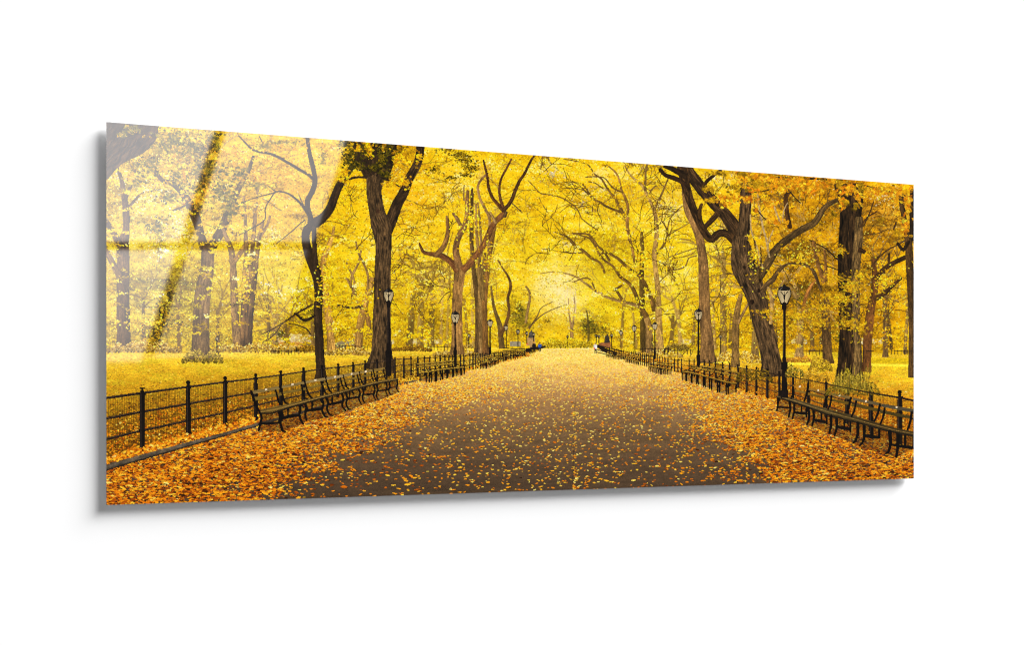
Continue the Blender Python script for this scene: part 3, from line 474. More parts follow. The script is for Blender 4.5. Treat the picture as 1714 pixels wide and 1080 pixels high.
for pts in [[(1264, 460, 4), (1266, 430, 3), (1262, 400, 3)], [(1270, 465, 4), (1274, 435, 3), (1273, 415, 2)], [(1257, 440, 3), (1256, 420, 3)]]: limb(pale_stems, pts, C(84, 62, 26))
t_tl = part('printed_tree', None, 'huge mossy limb slanting across the upper corner')
poly([(177, 203), (266, 205), (264, 229), (257, 240), (250, 248), (240, 256), (227, 263), (215, 268), (204, 274), (197, 281), (191, 287), (184, 296), (177, 303)],
     lambda x, y: np.clip(C(70, 52, 34) * (.45 + 1.0 * vnoise((x + y * .75) / 2.2 + 3 * vnoise(x / 9, y / 9), (x * .75 - y) / 11))[..., None] * (.75 + .5 * fbm(x / 20, y / 14))[..., None], 0, 1), t_tl)

# --- leaves hanging in front
crown_l = part('crown', t_b2, 'dark green leaves hanging in front of the big dark trunk')
crown_tl = part('crown', t_tl, 'olive leaves hanging over the mossy limb')
GREEN = [(70, 62, 8), (44, 42, 8), (96, 84, 10), (120, 98, 10), (30, 30, 8)]
for q in [(586, 262, 16, 28, 190), (596, 276, 14, 12, 90), (578, 240, 12, 8, 60), (640, 262, 14, 22, 150), (645, 292, 12, 7, 60), (628, 280, 18, 8, 70), (612, 252, 12, 18, 70), (652, 250, 8, 14, 50), (665, 256, 14, 14, 50)]: blob(*q, GREEN, 2.3, crown_l)
for q in [(578, 290, 7, 9, 40), (570, 300, 6, 8, 30), (600, 246, 12, 10, 40), (620, 250, 8, 12, 40), (668, 262, 12, 12, 60), (700, 262, 6, 14, 30), (655, 310, 20, 6, 40), (676, 306, 14, 8, 40)]: blob(*q, [(230, 170, 10), (200, 140, 8), (250, 200, 20)], 2.0, crown_l)
for q in [(770, 258, 20, 6, 110), (780, 268, 16, 10, 100), (788, 282, 14, 8, 90), (778, 292, 14, 6, 60), (750, 250, 14, 5, 50), (728, 284, 12, 6, 50), (755, 298, 10, 4, 30)]: blob(*q, [(120, 96, 8), (90, 74, 8), (160, 126, 10), (60, 52, 8)], 1.6, crown_l)
OL = [(120, 108, 22), (92, 84, 16), (150, 130, 30), (180, 140, 24), (70, 64, 14)]
for q in [(222, 217, 16, 6, 80), (205, 226, 10, 5, 40), (285, 235, 26, 22, 260), (320, 250, 34, 18, 260), (345, 285, 30, 14, 160), (250, 275, 22, 14, 130), (228, 300, 18, 14, 90), (300, 300, 26, 20, 120), (370, 320, 24, 26, 220), (385, 350, 18, 18, 130), (400, 290, 18, 12, 90), (356, 235, 14, 18, 160), (340, 290, 8, 22, 90), (282, 330, 22, 12, 80), (262, 380, 20, 20, 90), (330, 315, 20, 14, 90)]: blob(*q, OL, 2.6, crown_tl)
for q in [(262, 562, 11, 20, 150), (272, 530, 10, 22, 150), (284, 495, 8, 18, 70), (350, 255, 9, 24, 170), (340, 300, 9, 24, 150), (330, 345, 8, 12, 60)]: blob(*q, [(70, 58, 10), (96, 78, 10), (50, 42, 10), (130, 100, 12), (170, 128, 14)], 2.0, crown_tl)
for q in [(290, 262, 26, 12, 50), (330, 335, 20, 14, 70), (345, 320, 12, 14, 50), (218, 300, 12, 10, 30), (310, 290, 12, 10, 30), (356, 262, 10, 14, 40), (440, 300, 40, 14, 160), (470, 245, 44, 10, 160), (550, 245, 20, 10, 70), (395, 255, 24, 14, 80), (480, 300, 24, 10, 60)]: blob(*q, [(230, 168, 24), (244, 190, 50), (206, 140, 16)], 2.2, crown_tl)
for q in [(430, 310, 40, 6, 120), (470, 238, 40, 4, 90), (440, 245, 20, 5, 60), (540, 262, 8, 20, 40)]: blob(*q, [(140, 120, 30), (110, 96, 24), (170, 140, 30)], 1.8, crown_tl)
spray_r = part('printed_leafy_branch', None, 'orange leaves on a near branch along the upper border')
for pts in [[(1250, 323, 1.5), (1275, 320, 2), (1300, 314, 2), (1325, 306, 2.2), (1350, 300, 2), (1400, 300, 1.6)], [(1300, 297, 2), (1350, 298, 2), (1395, 302, 2)], [(1262, 345, 1.5), (1276, 362, 2), (1284, 370, 2)], [(1440, 308, 2), (1462, 314, 2.4), (1486, 320, 2.2), (1510, 326, 2), (1530, 330, 2)], [(1316, 312, 2), (1330, 330, 2), (1340, 340, 1.5)], [(1455, 448, 1.4), (1440, 465, 1.5), (1424, 485, 1.6), (1395, 508, 1.4), (1350, 525, 1.2), (1300, 532, 1)]]: limb(spray_r, pts, VD)
ORG = [(232, 142, 14), (214, 120, 12), (244, 166, 24), (196, 134, 12), (160, 112, 12), (250, 184, 40)]
OLV = [(150, 116, 12), (176, 134, 14), (120, 92, 10), (204, 152, 18)]
for q in [(1240, 302, 14, 10, 46), (1256, 296, 20, 8, 70), (1282, 302, 20, 10, 110), (1310, 306, 22, 8, 100), (1262, 315, 18, 6, 50), (1340, 304, 26, 8, 90), (1380, 308, 22, 8, 70), (1250, 334, 16, 7, 46), (1216, 336, 14, 9, 50), (1208, 330, 12, 6, 26), (1265, 352, 6, 4, 8), (1300, 372, 20, 5, 36), (1320, 312, 30, 8, 90), (1285, 340, 22, 10, 44), (1420, 316, 18, 12, 80), (1400, 300, 20, 6, 50), (1436, 330, 8, 14, 26), (1470, 320, 22, 10, 70), (1500, 318, 18, 12, 60), (1520, 340, 8, 22, 50), (1516, 380, 6, 16, 30), (1360, 320, 20, 8, 50), (1410, 340, 8, 14, 30)]: blob(*q, ORG, 3.5, spray_r, ang=(.6, .9))
for q in [(1204, 291, 14, 3, 26), (1186, 316, 14, 4, 26), (1228, 314, 14, 6, 30), (1188, 335, 16, 4, 24), (1240, 290, 10, 4, 20), (1270, 308, 20, 8, 30), (1395, 358, 7, 8, 14), (1407, 306, 6, 8, 12), (1416, 340, 6, 8, 12), (1432, 345, 5, 8, 10), (1440, 314, 12, 8, 20), (1474, 370, 4, 8, 8), (1502, 388, 6, 12, 14)]: blob(*q, OLV, 3.8, spray_r, ang=(.4, .8))
for q in [(1340, 528, 40, 10, 300), (1375, 515, 34, 10, 260), (1405, 500, 30, 14, 300), (1425, 480, 22, 16, 220), (1440, 460, 16, 12, 110), (1395, 465, 24, 10, 120), (1370, 540, 30, 12, 220), (1300, 530, 24, 8, 110), (1285, 522, 24, 4, 90), (1420, 540, 24, 16, 220), (1450, 500, 10, 16, 80), (1408, 420, 12, 10, 60), (1440, 550, 20, 14, 110), (1330, 548, 24, 10, 110)]: blob(*q, [(236, 176, 18), (214, 152, 12), (246, 196, 34), (170, 124, 12), (130, 104, 14), (206, 160, 20)], 1.8, spray_r)
# loose leaves in front of middle trunks
for q in [(790, 370, 30, 60, 200), (1075, 430, 16, 40, 110), (1096, 560, 10, 24, 40), (1265, 430, 16, 40, 130), (545, 470, 12, 50, 150), (532, 500, 8, 10, 26), (550, 508, 10, 20, 60), (600, 500, 24, 24, 130), (716, 560, 8, 20, 60), (1340, 430, 40, 30, 150), (1480, 470, 30, 40, 150), (1300, 490, 16, 16, 70), (1060, 460, 40, 30, 60), (820, 440, 20, 50, 90), (255, 540, 60, 30, 180), (410, 470, 20, 60, 130)]: blob(*q, [(252, 206, 20), (240, 186, 10), (255, 224, 70), (220, 160, 8)], 1.35, canopy)

# ------------------------------------------------------------------ 5 fences
INK = C(22, 16, 13); INK2 = C(38, 30, 25)
def iron(pts, pid, col=INK, k=1.): tube([tuple(p_[:2]) + (p_[2] * k,) for p_ in pts], col, pid, step=3., dark=.6, rough=.2)
LFX = [178, 238, 315, 377, 428, 470, 508, 539, 566, 591, 611, 631, 647, 661, 688, 720, 776, 820, 850, 880, 905]
LFT = [653, 646, 637, 630, 625, 620, 615, 611, 608.5, 606, 603.5, 601, 599.5, 597.7, 596.7, 595.5, 593, 590, 587, 585, 583.5]
LFB = [770, 752.6, 732.7, 716.6, 701.5, 690, 680, 672, 664, 658, 652, 646, 641, 634, 631, 628, 621, 611, 603, 598, 588]
lft = lambda x: np.interp(x, LFX, LFT); lfb = lambda x: np.interp(x, LFX, LFB)
RFX = [1000, 1016, 1040, 1070, 1100, 1129, 1140.7, 1153.5, 1178.7, 1209.5, 1235, 1250, 1266, 1284, 1304, 1327, 1353, 1383, 1418, 1458, 1506, 1531]
RFT = [579, 580.7, 585, 591, 596, 599.4, 600, 601, 602, 606, 609.8, 611.8, 614, 617, 621, 625, 629, 634, 640, 646, 653, 657]
RFB = [583, 590, 600, 610, 617, 622, 624, 628, 634, 643, 650, 655.5, 660.7, 666, 661, 674, 684, 697, 712, 731, 722, 760]
RFB[14] = 670; RFB[20] = 748
rft = lambda x: np.interp(x, RFX, RFT); rfb = lambda x: np.interp(x, RFX, RFB)
def drift(n, x0, x1, ft, fb, lo, size):
    x = rng.uniform(x0, x1, n); y = ft(x) + (fb(x) - ft(x)) * np.clip(lo + (1 - lo) * rng.random(n) ** .6, 0, .985); y = np.sort(y) if False else y
    o = np.argsort(y); x, y = x[o], y[o]; s = np.maximum(.6, size * (y - 580) / 150) * np.exp(rng.normal(0, .35, n))
    splat(x, y, s, s * rng.uniform(.25, .6, n), rng.normal(0, .6, n), ramp(.46 + rng.normal(0, .22, n), LITTER), litter, nx=7, ny=4)
drift(900, 178, 470, lft, lfb, .35, 1.5); drift(1500, 1290, 1530, rft, rfb, .25, 1.6); drift(500, 1150, 1290, rft, rfb, .5, 1.4)
fence_l = part('printed_fence', None, 'iron fence with wire infill running in from the lawn border past the empty corner')
kerb = part('printed_kerb', None, 'low grey kerb under the fence')
tube([(176, 786, 9), (190, 779, 9), (240, 765, 8), (315, 744, 7), (377, 727, 6), (428, 712, 5), (500, 692, 4), (600, 663, 3), (664, 645, 3), (693, 638.5, 2.6), (720, 632, 2)], C(88, 77, 62), kerb, rough=.4)
iron([(176, 788, 2), (240, 769, 2), (315, 747.5, 2), (428, 714.5, 1.5)], kerb, C(40, 30, 22))
lrail = lambda x, k: np.interp(k, [0, 1, 2], [1, 1, 1]) * 0 + (lft(x) + (lfb(x) - lft(x)) * (.115, .41, .705)[k])
pl = [238, 315, 377, 428, 470, 508, 539, 566, 591, 611, 631, 647, 661, 676, 688, 699.3, 710.5, 719.6, 728.3, 737, 744.8, 751.5, 757.5, 763.5, 771, 776.3, 786.4, 791.6, 796, 800, 804, 808, 811.7, 815.3, 818.8, 822, 825.3, 828.5, 831.6, 834.6, 837.5, 840.3, 843, 845.6, 848, 851, 854, 857, 860, 863, 866, 869, 872, 875, 878, 881, 884]
wire_x = np.arange(178, 800, 1.0); xw = 178.; 
while xw < 720:                                    # wire infill: thin uprights
    sc_ = (lfb(xw) - lft(xw)) / 117.
    y0_, y1_ = lrail(xw, 0), lfb(xw) - 2
    tube([(xw, y0_ + 4 * sc_, .8), (xw + rng.normal(0, .3), y1_, .8)], C(52, 36, 10), None, alpha=.42, step=400)
    xw += max(1.6, 3.1 * sc_)
for k in range(3):
    xs_ = [x for x in LFX if x < 870]
    tube([(x, lrail(x, k), max(.9, 4.5 * (lfb(x) - lft(x)) / 117)) for x in xs_], C(30, 23, 19), fence_l, step=6, dark=.85)
    tube([(x, lrail(x, k) - .9 * (lfb(x) - lft(x)) / 117, max(.4, .9 * (lfb(x) - lft(x)) / 117)) for x in xs_ if x < 700], C(140, 108, 78), fence_l, step=6, alpha=.45)
def post(x, yt, yb_, fence):
    i = part('post', fence); h = yb_ - yt; w_ = max(1.1, h * .083)
    iron([(x, yt + h * .125, w_), (x, yb_, w_ * 1.1)], i)
    if h > 20:
        for k_ in (0, 1): poly([(x - w_ * .72, yt + h * .115), (x + w_ * .72, yt + h * .115), (x + w_ * .72, yt + h * .145), (x - w_ * .72, yt + h * .145)], INK, i)
        iron([(x, yt + h * .05, w_ * .34), (x, yt + h * .12, w_ * .34)], i); iron([(x, yt + h * .09, w_ * .75), (x, yt + h * .093, w_ * .75)], i)
        tube([(x, yt + h * .037, w_ * .92), (x, yt + h * .041, w_ * .92)], INK, i)
        for q in (.41, .705): tube([(x, yt + h * q, w_ * 1.25), (x, yt + h * q + .3, w_ * 1.25)], INK, i)
        tube([(x - w_ * .22, yt + h * .13, .6), (x - w_ * .22, yb_ - 2, .6)], C(76, 62, 52), i, alpha=.7)
    else: iron([(x, yt, w_ * .8), (x, yt + 2, w_ * .8)], i)
for x in pl: post(x, lft(x), lfb(x), fence_l)
fence_r = part('printed_fence', None, 'iron fence with posts crowded towards the white shirted walker')
rrail = lambda x, k: rft(x) + (rfb(x) - rft(x)) * (.14, .44, .72)[k]
xw = 1529.
while xw > 1180:
    sc_ = (rfb(xw) - rft(xw)) / 110.
    tube([(xw, rrail(xw, 0) + 3 * sc_, .7), (xw, rfb(xw) - 1, .7)], C(56, 34, 8), None, alpha=.42, step=400); xw -= max(1.4, 2.9 * sc_)
for k in range(3):
    tube([(x, rrail(x, k), max(.9, 3.8 * (rfb(x) - rft(x)) / 110)) for x in RFX if x > 1012], C(28, 20, 16), fence_r, step=6, dark=.85)
    tube([(x, rrail(x, k) - .7 * (rfb(x) - rft(x)) / 110, max(.4, .8 * (rfb(x) - rft(x)) / 110)) for x in RFX if x > 1180], C(150, 108, 70), fence_r, step=6, alpha=.55)
pr = [1505.9, 1457.9, 1417.9, 1382.7, 1353, 1327.4, 1304.2, 1284.3, 1266.2, 1249.8, 1235, 1221.3, 1209.5, 1198, 1187.6, 1178.7, 1162, 1153.5, 1140.7, 1135, 1129, 1123.3, 1118, 1113, 1108.5, 1104.3, 1100.1, 1094, 1089.5, 1086, 1082.4, 1079, 1075.6, 1072.4, 1069, 1066, 1063, 1060, 1057, 1054, 1051, 1048, 1044, 1040, 1036, 1032, 1028, 1024, 1020, 1016]
for x in pr: post(x, rft(x), rfb(x), fence_r)
# dark clutter of far railings
clut = part('printed_fence', None, 'far railings crossing the lawns behind the trunks')
for a_, b_, y_ in [(562, 600, 580), (604, 620, 580), (716, 752, 581), (1064, 1120, 584), (1112, 1160, 587), (1344, 1376, 588), (455, 500, 588), (1492, 1528, 588), (1440, 1462, 588)]:
    iron([(a_, y_, 1), (b_, y_, 1)], clut, C(50, 38, 24))
    for x in np.arange(a_, b_, 5.5): iron([(x, y_ - 2, 1), (x, y_ + 6, 1)], clut, C(46, 36, 22))
for x in (496, 499): iron([(x, 582, 1.4), (x, 589, 1.4)], clut)
for (a_, ya, b_, yb_) in [(842, 583, 890, 585), (1000, 578, 1045, 590)]:
    for k in range(4): iron([(a_, ya + k * 4, 1.6), (b_, yb_ + k * 3.4, 1.4)], clut, C(40, 32, 22))
iron([(1002, 580, 5), (1012, 586, 7), (1022, 590, 7), (1034, 594, 5)], clut, C(36, 28, 18)); iron([(888, 584, 5), (898, 583, 5), (908, 581.5, 4), (912, 580, 3)], clut, C(36, 28, 20))

# leaves blown back over seats, feet and fence bottoms
def strew(line, n, dy, size):
    x = rng.uniform(line[0][0], line[-1][0], n); y = np.interp(x, [p_[0] for p_ in line], [p_[1] for p_ in line]) + rng.normal(0, dy, n)
    s = np.maximum(.7, size * (y - 570) / 150) * rng.uniform(.6, 1.3, n)
    splat(x, y, s, s * .5, rng.normal(0, .6, n), ramp(.55 + rng.normal(0, .2, n), LITTER), litter, nx=7, ny=4)
strew([(178, 770), (315, 731), (428, 702)], 330, 3.2, 2.2); strew([(428, 700), (560, 668), (690, 634)], 160, 3, 1.6); strew([(560, 672), (690, 640), (900, 592)], 200, 1.5, 1.0)
strew([(1150, 630), (1266, 664), (1300, 676), (1418, 716), (1530, 760)], 420, 4, 1.7)

# ------------------------------------------------------------------ 6 benches
def wood(c):
    c = np.asarray(c, np.float32)
    return lambda x, y: np.clip(c * (.82 + .36 * vnoise(x / 9, y / .9))[..., None], 0, 1)
def at(line, x): return float(np.interp(x, [p_[0] for p_ in line], [p_[1] for p_ in line]))
def strip(top, bot, xa, xb):
    xs_ = np.linspace(xa, xb, 6); return [(x, at(top, x)) for x in xs_] + [(x, at(bot, x)) for x in xs_[::-1]]
def shade(pts, a=.5):                                   # darker ground printed under a row of seats
    poly(pts, C(34, 22, 12), None, alpha=a)
zl = lambda pts: Z(6.121, 400, 580, pts)
shade(zl([(215, 690), (215, 860), (450, 880), (700, 770), (950, 720), (1150, 650), (1300, 590), (1450, 550), (1640, 470), (1630, 345), (1250, 425), (900, 525), (420, 665)]), .42)
seat_t = zl([(205, 660), (240, 642), (440, 602), (700, 543), (890, 493), (1080, 448), (1250, 398), (1420, 353), (1625, 322)])
seat_b = zl([(205, 690), (330, 690), (420, 662), (690, 582), (900, 522), (1085, 474), (1250, 425), (1420, 384), (1630, 346)])
TP = [[(128, 458), (405, 408), (418, 440), (140, 490)], [(422, 405), (662, 360), (672, 388), (432, 432)], [(672, 357), (880, 320), (890, 348), (688, 380)], [(890, 318), (1060, 290), (1070, 318), (900, 345)], [(1068, 288), (1225, 258), (1235, 285), (1080, 312)], [(1230, 257), (1365, 235), (1372, 262), (1240, 280)], [(1368, 235), (1490, 215), (1495, 238), (1378, 262)]]
MP = [[(160, 522), (430, 472), (440, 502), (172, 555)], [(448, 465), (685, 420), (690, 448), (458, 490)], [(705, 415), (895, 375), (902, 400), (715, 437)], [(915, 378), (1075, 340), (1082, 362), (922, 400)], [(1098, 332), (1240, 305), (1245, 328), (1105, 352)], [(1255, 300), (1380, 275), (1383, 300), (1260, 320)], [(1395, 275), (1500, 255), (1503, 275), (1400, 295)]]
PLQ = [(278, 443), (548, 390), (783, 347), (985, 313), (1155, 283), (1300, 258), None]
SUP = [[(125, 462, 18), (150, 540, 18), (175, 610, 17), (205, 660, 17), (218, 688, 16)], [(425, 408, 16), (440, 480, 16), (460, 555, 15), (480, 582, 13), (505, 588, 10)], [(672, 362, 15), (690, 430, 15), (720, 505, 14), (750, 530, 10)], [(885, 322, 13), (905, 390, 13), (928, 455, 12), (952, 475, 9)], [(1065, 295, 12), (1085, 360, 12), (1105, 422, 11), (1128, 435, 8)], [(1232, 262, 11), (1245, 330, 11), (1268, 382, 10), (1290, 394, 7)], [(1375, 240, 10), (1390, 300, 10), (1405, 350, 9), (1422, 360, 7)]]
ARM = [[(375, 450, 13), (395, 520, 14), (410, 578, 14), (440, 600, 12)], [(640, 395, 12), (655, 470, 13), (670, 525, 12), (698, 540, 10)], [(840, 365, 11), (870, 440, 12), (885, 480, 11), (908, 488, 9)], [(1040, 325, 10), (1055, 390, 11), (1078, 440, 10)], [(1215, 290, 9), (1225, 350, 10), (1242, 396, 9)], [(1355, 262, 8), (1365, 320, 9), (1382, 362, 8)], [(1480, 235, 8), (1490, 300, 8), (1502, 335, 7)]]
LEG = [[[(405, 665, 22), (425, 700, 22), (420, 760, 18), (435, 830, 17), (450, 868, 15), (478, 879, 10)], [(222, 690, 18), (230, 740, 16), (215, 800, 17), (203, 865, 14)]], [[(625, 605, 20), (628, 650, 18), (620, 700, 16), (635, 760, 15), (658, 797, 12)], [(430, 670, 24), (445, 710, 20), (435, 755, 18)], [(502, 640, 14), (502, 720, 13)]],
       [[(675, 590, 18), (692, 630, 18), (678, 700, 15), (692, 757, 12)], [(850, 545, 18), (865, 590, 16), (852, 660, 15), (885, 725, 12), (910, 730, 7)], [(750, 570, 13), (748, 650, 12)]], [[(895, 530, 17), (915, 580, 16), (900, 640, 14), (930, 700, 12), (955, 707, 7)], [(1055, 490, 16), (1070, 540, 15), (1058, 605, 13), (1090, 657, 10)], [(955, 525, 11), (955, 590, 10)]],
       [[(1095, 480, 15), (1110, 530, 14), (1098, 590, 12), (1120, 640, 11), (1148, 650, 6)], [(1225, 435, 14), (1240, 480, 13), (1228, 540, 12), (1250, 587, 9)], [(1132, 475, 10), (1130, 540, 9)]], [[(1265, 430, 13), (1277, 475, 12), (1264, 530, 11), (1286, 580, 8)], [(1380, 395, 12), (1392, 440, 11), (1378, 500, 10), (1400, 550, 8)]],
       [[(1410, 390, 12), (1422, 440, 11), (1408, 500, 10), (1425, 545, 8), (1445, 546, 5)], [(1505, 370, 11), (1517, 415, 10), (1504, 460, 9), (1524, 508, 7)], [(1535, 360, 11), (1547, 410, 10), (1534, 460, 9), (1558, 500, 7)], [(1615, 345, 11), (1627, 385, 10), (1613, 430, 9), (1640, 472, 7)]]]
STR = [[(225, 795, 14), (320, 790, 18), (405, 785, 14)], [(450, 735, 20), (540, 715, 26), (620, 705, 18)], [(700, 655, 18), (780, 648, 24), (850, 640, 18)], [(920, 598, 16), (1000, 580, 20), (1060, 570, 14)], [(1110, 540, 14), (1170, 528, 16), (1230, 522, 12)], [(1280, 495, 12), (1340, 490, 14), (1390, 485, 10)], [(1420, 460, 10), (1470, 452, 12), (1510, 445, 10), (1560, 425, 8), (1620, 415, 6)]]
SX = [205, 440, 690, 890, 1080, 1245, 1410, 1628]
LAB = ['bench with its end side open at the near end of the long row by the lamp', 'second bench of the long row, counted from its near end', 'third bench of the long row, counted from its near end', 'fourth bench of the long row, counted from its near end', 'fifth bench of the long row, counted from its near end', 'sixth bench of the long row, counted from its near end', 'last bench of the long row, beside the lamp post foot']
WOODS = [C(126, 104, 58), C(128, 106, 60), C(140, 118, 72), C(146, 124, 80), C(146, 122, 74), C(136, 112, 60), C(130, 104, 50)]
def bench_big(z, k, tp, mp, sup, arm, legs, strs, sx, st, sb, plq, lab, wc, mc, sc_):
    i = part('printed_bench', None, lab); ib = part('backrest', i); is_ = part('seat', i)
    for q in strs: iron(z(q), i, C(20, 14, 11), 1.4)
    for q in legs: iron(z(q), i, C(16, 11, 9), 1.6)
    if mp: poly(z(mp), wood(mc), ib); 
    if tp: poly(z(tp), wood(wc), ib)
    if plq:
        a_, b_ = plq; poly(z([(a_ - 9, b_ - 7), (a_ + 9, b_ - 10), (a_ + 9, b_ + 7), (a_ - 9, b_ + 10)]), C(238, 214, 176), ib)
    poly(strip(st, sb, *[p_[0] for p_ in z([(sx[0], 0), (sx[1], 0)])]), wood(sc_), is_)
    xa, xb = [p_[0] for p_ in z([(sx[0], 0), (sx[1], 0)])]
    xs_ = np.linspace(xa, xb, 5)
    tube([(x, at(sb, x) - .5, 2.6) for x in xs_], C(34, 26, 16), is_, step=6)
    for f_ in (.25, .5, .72): tube([(x, at(sb, x) * f_ + at(st, x) * (1 - f_), .45) for x in xs_], C(52, 40, 20) if f_ != .5 else C(176, 140, 74), is_, step=6, alpha=.6)
    for q in sup + arm: iron(z(q), i, C(16, 11, 9), 1.5)
for k in range(6, -1, -1):
    bench_big(zl, k, TP[k], MP[k], [SUP[k]], [ARM[k]], LEG[k], [STR[k]], (SX[k], SX[k + 1]), seat_t, seat_b, PLQ[k], LAB[k], WOODS[k], C(118, 94, 36), C(118, 92, 40))
zr = lambda pts: Z(6.0, 1290, 600, pts)
shade(zr([(60, 390), (60, 530), (220, 610), (420, 690), (650, 780), (900, 890), (1260, 1000), (1440, 900), (1440, 780), (860, 645), (370, 495)]), .38)
rst = zr([(60, 376), (200, 392), (400, 458), (560, 503), (800, 568), (1000, 628), (1250, 698), (1445, 738)]); rsb = zr([(60, 392), (180, 432), (370, 497), (590, 577), (860, 648), (1190, 738), (1445, 788)])
RT = [[(222, 268), (370, 300), (368, 322), (218, 290)], [(385, 298), (578, 338), (575, 362), (382, 320)], [(585, 342), (808, 385), (805, 414), (580, 368)], [(828, 395), (1105, 450), (1100, 480), (825, 425)], [(1112, 455), (1445, 512), (1445, 550), (1108, 487)], None]
RM = [[(215, 308), (355, 335), (352, 358), (212, 332)], [(375, 345), (550, 382), (550, 412), (372, 368)], [(570, 398), (785, 440), (785, 470), (568, 422)], [(812, 452), (1080, 505), (1078, 540), (808, 480)], [(1098, 522), (1420, 580), (1420, 614), (1095, 550)], None]
RQ = [(292, 284), (478, 322), (690, 374), (955, 432), (1266, 492), None]
RS = [[[(225, 290, 16), (226, 350, 18), (210, 402, 16)], [(375, 290, 16), (362, 355, 14), (335, 438, 12)]], [[(570, 345, 22), (556, 430, 22), (530, 505, 14)]], [[(612, 375, 14), (600, 460, 13), (578, 512, 12)], [(805, 400, 16), (782, 500, 16), (755, 572, 12)]], [[(858, 430, 14), (840, 525, 14), (812, 585, 12)], [(1098, 465, 16), (1075, 555, 16), (1035, 645, 13)]], [[(1145, 505, 15), (1130, 590, 15), (1102, 658, 13)], [(1418, 545, 17), (1398, 650, 17), (1372, 725, 14)]], []]
RL = [[[(75, 395, 14), (72, 470, 13), (62, 526, 11)]], [[(190, 440, 16), (197, 510, 15), (180, 590, 11)], [(235, 455, 15), (237, 530, 14), (218, 607, 11)], [(310, 470, 9), (310, 540, 9)], [(357, 490, 11), (358, 590, 10)]], [[(378, 500, 18), (386, 590, 16), (364, 667, 12)], [(430, 525, 17), (433, 610, 15), (413, 682, 12)], [(510, 545, 10), (510, 612, 10)], [(562, 560, 13), (563, 660, 12)]],
      [[(605, 580, 20), (607, 670, 18), (588, 754, 13)], [(660, 595, 19), (664, 690, 17), (643, 772, 13)], [(740, 610, 11), (740, 690, 11)], [(800, 625, 14), (800, 735, 13)]], [[(875, 655, 22), (874, 760, 19), (850, 830, 16), (825, 857, 9)], [(938, 680, 22), (940, 790, 18), (920, 850, 15), (890, 883, 9)], [(1018, 690, 16), (1016, 770, 14)], [(1090, 700, 15), (1088, 800, 14)]],
      [[(1195, 740, 25), (1202, 860, 20), (1180, 945, 16), (1150, 962, 9)], [(1278, 765, 25), (1276, 890, 20), (1262, 992, 16)], [(1350, 775, 16), (1350, 870, 14)], [(1435, 790, 16), (1435, 885, 14)]]]
RX = [[(80, 490, 12), (180, 500, 12)], [(240, 545, 14), (300, 552, 22), (360, 556, 16)], [(435, 620, 18), (500, 632, 26), (560, 642, 16)], [(665, 685, 18), (740, 702, 26), (800, 712, 18)], [(945, 775, 20), (1020, 790, 30), (1090, 797, 18)], [(1210, 868, 16), (1330, 888, 22), (1440, 900, 18)]]
RSX = [60, 212, 405, 630, 900, 1230, 1445]
LABR = ['bench with a gold lit top rail beside the right lamp post foot', 'second bench from the right lamp post', 'third bench from the right lamp post', 'fourth bench from the right lamp post', 'fifth bench from the right lamp post, its back cut by the border', 'last bench end at the border, only seat and legs in the picture']
WR = [C(166, 114, 28), C(142, 106, 42), C(120, 96, 52), C(100, 84, 54), C(84, 74, 54), C(70, 62, 40)]
for k in range(6):
    bench_big(zr, k, RT[k], RM[k], RS[k], [], RL[k], [RX[k]], (RSX[k], RSX[k + 1]), rst, rsb, RQ[k], LABR[k], WR[k], (C(132, 100, 38), C(114, 88, 30), C(100, 78, 24), C(86, 68, 22), C(76, 62, 24), C(60, 48, 24))[k], (C(92, 74, 40), C(92, 76, 44), C(90, 74, 40), C(80, 64, 32), C(76, 58, 26), C(70, 54, 26))[k])
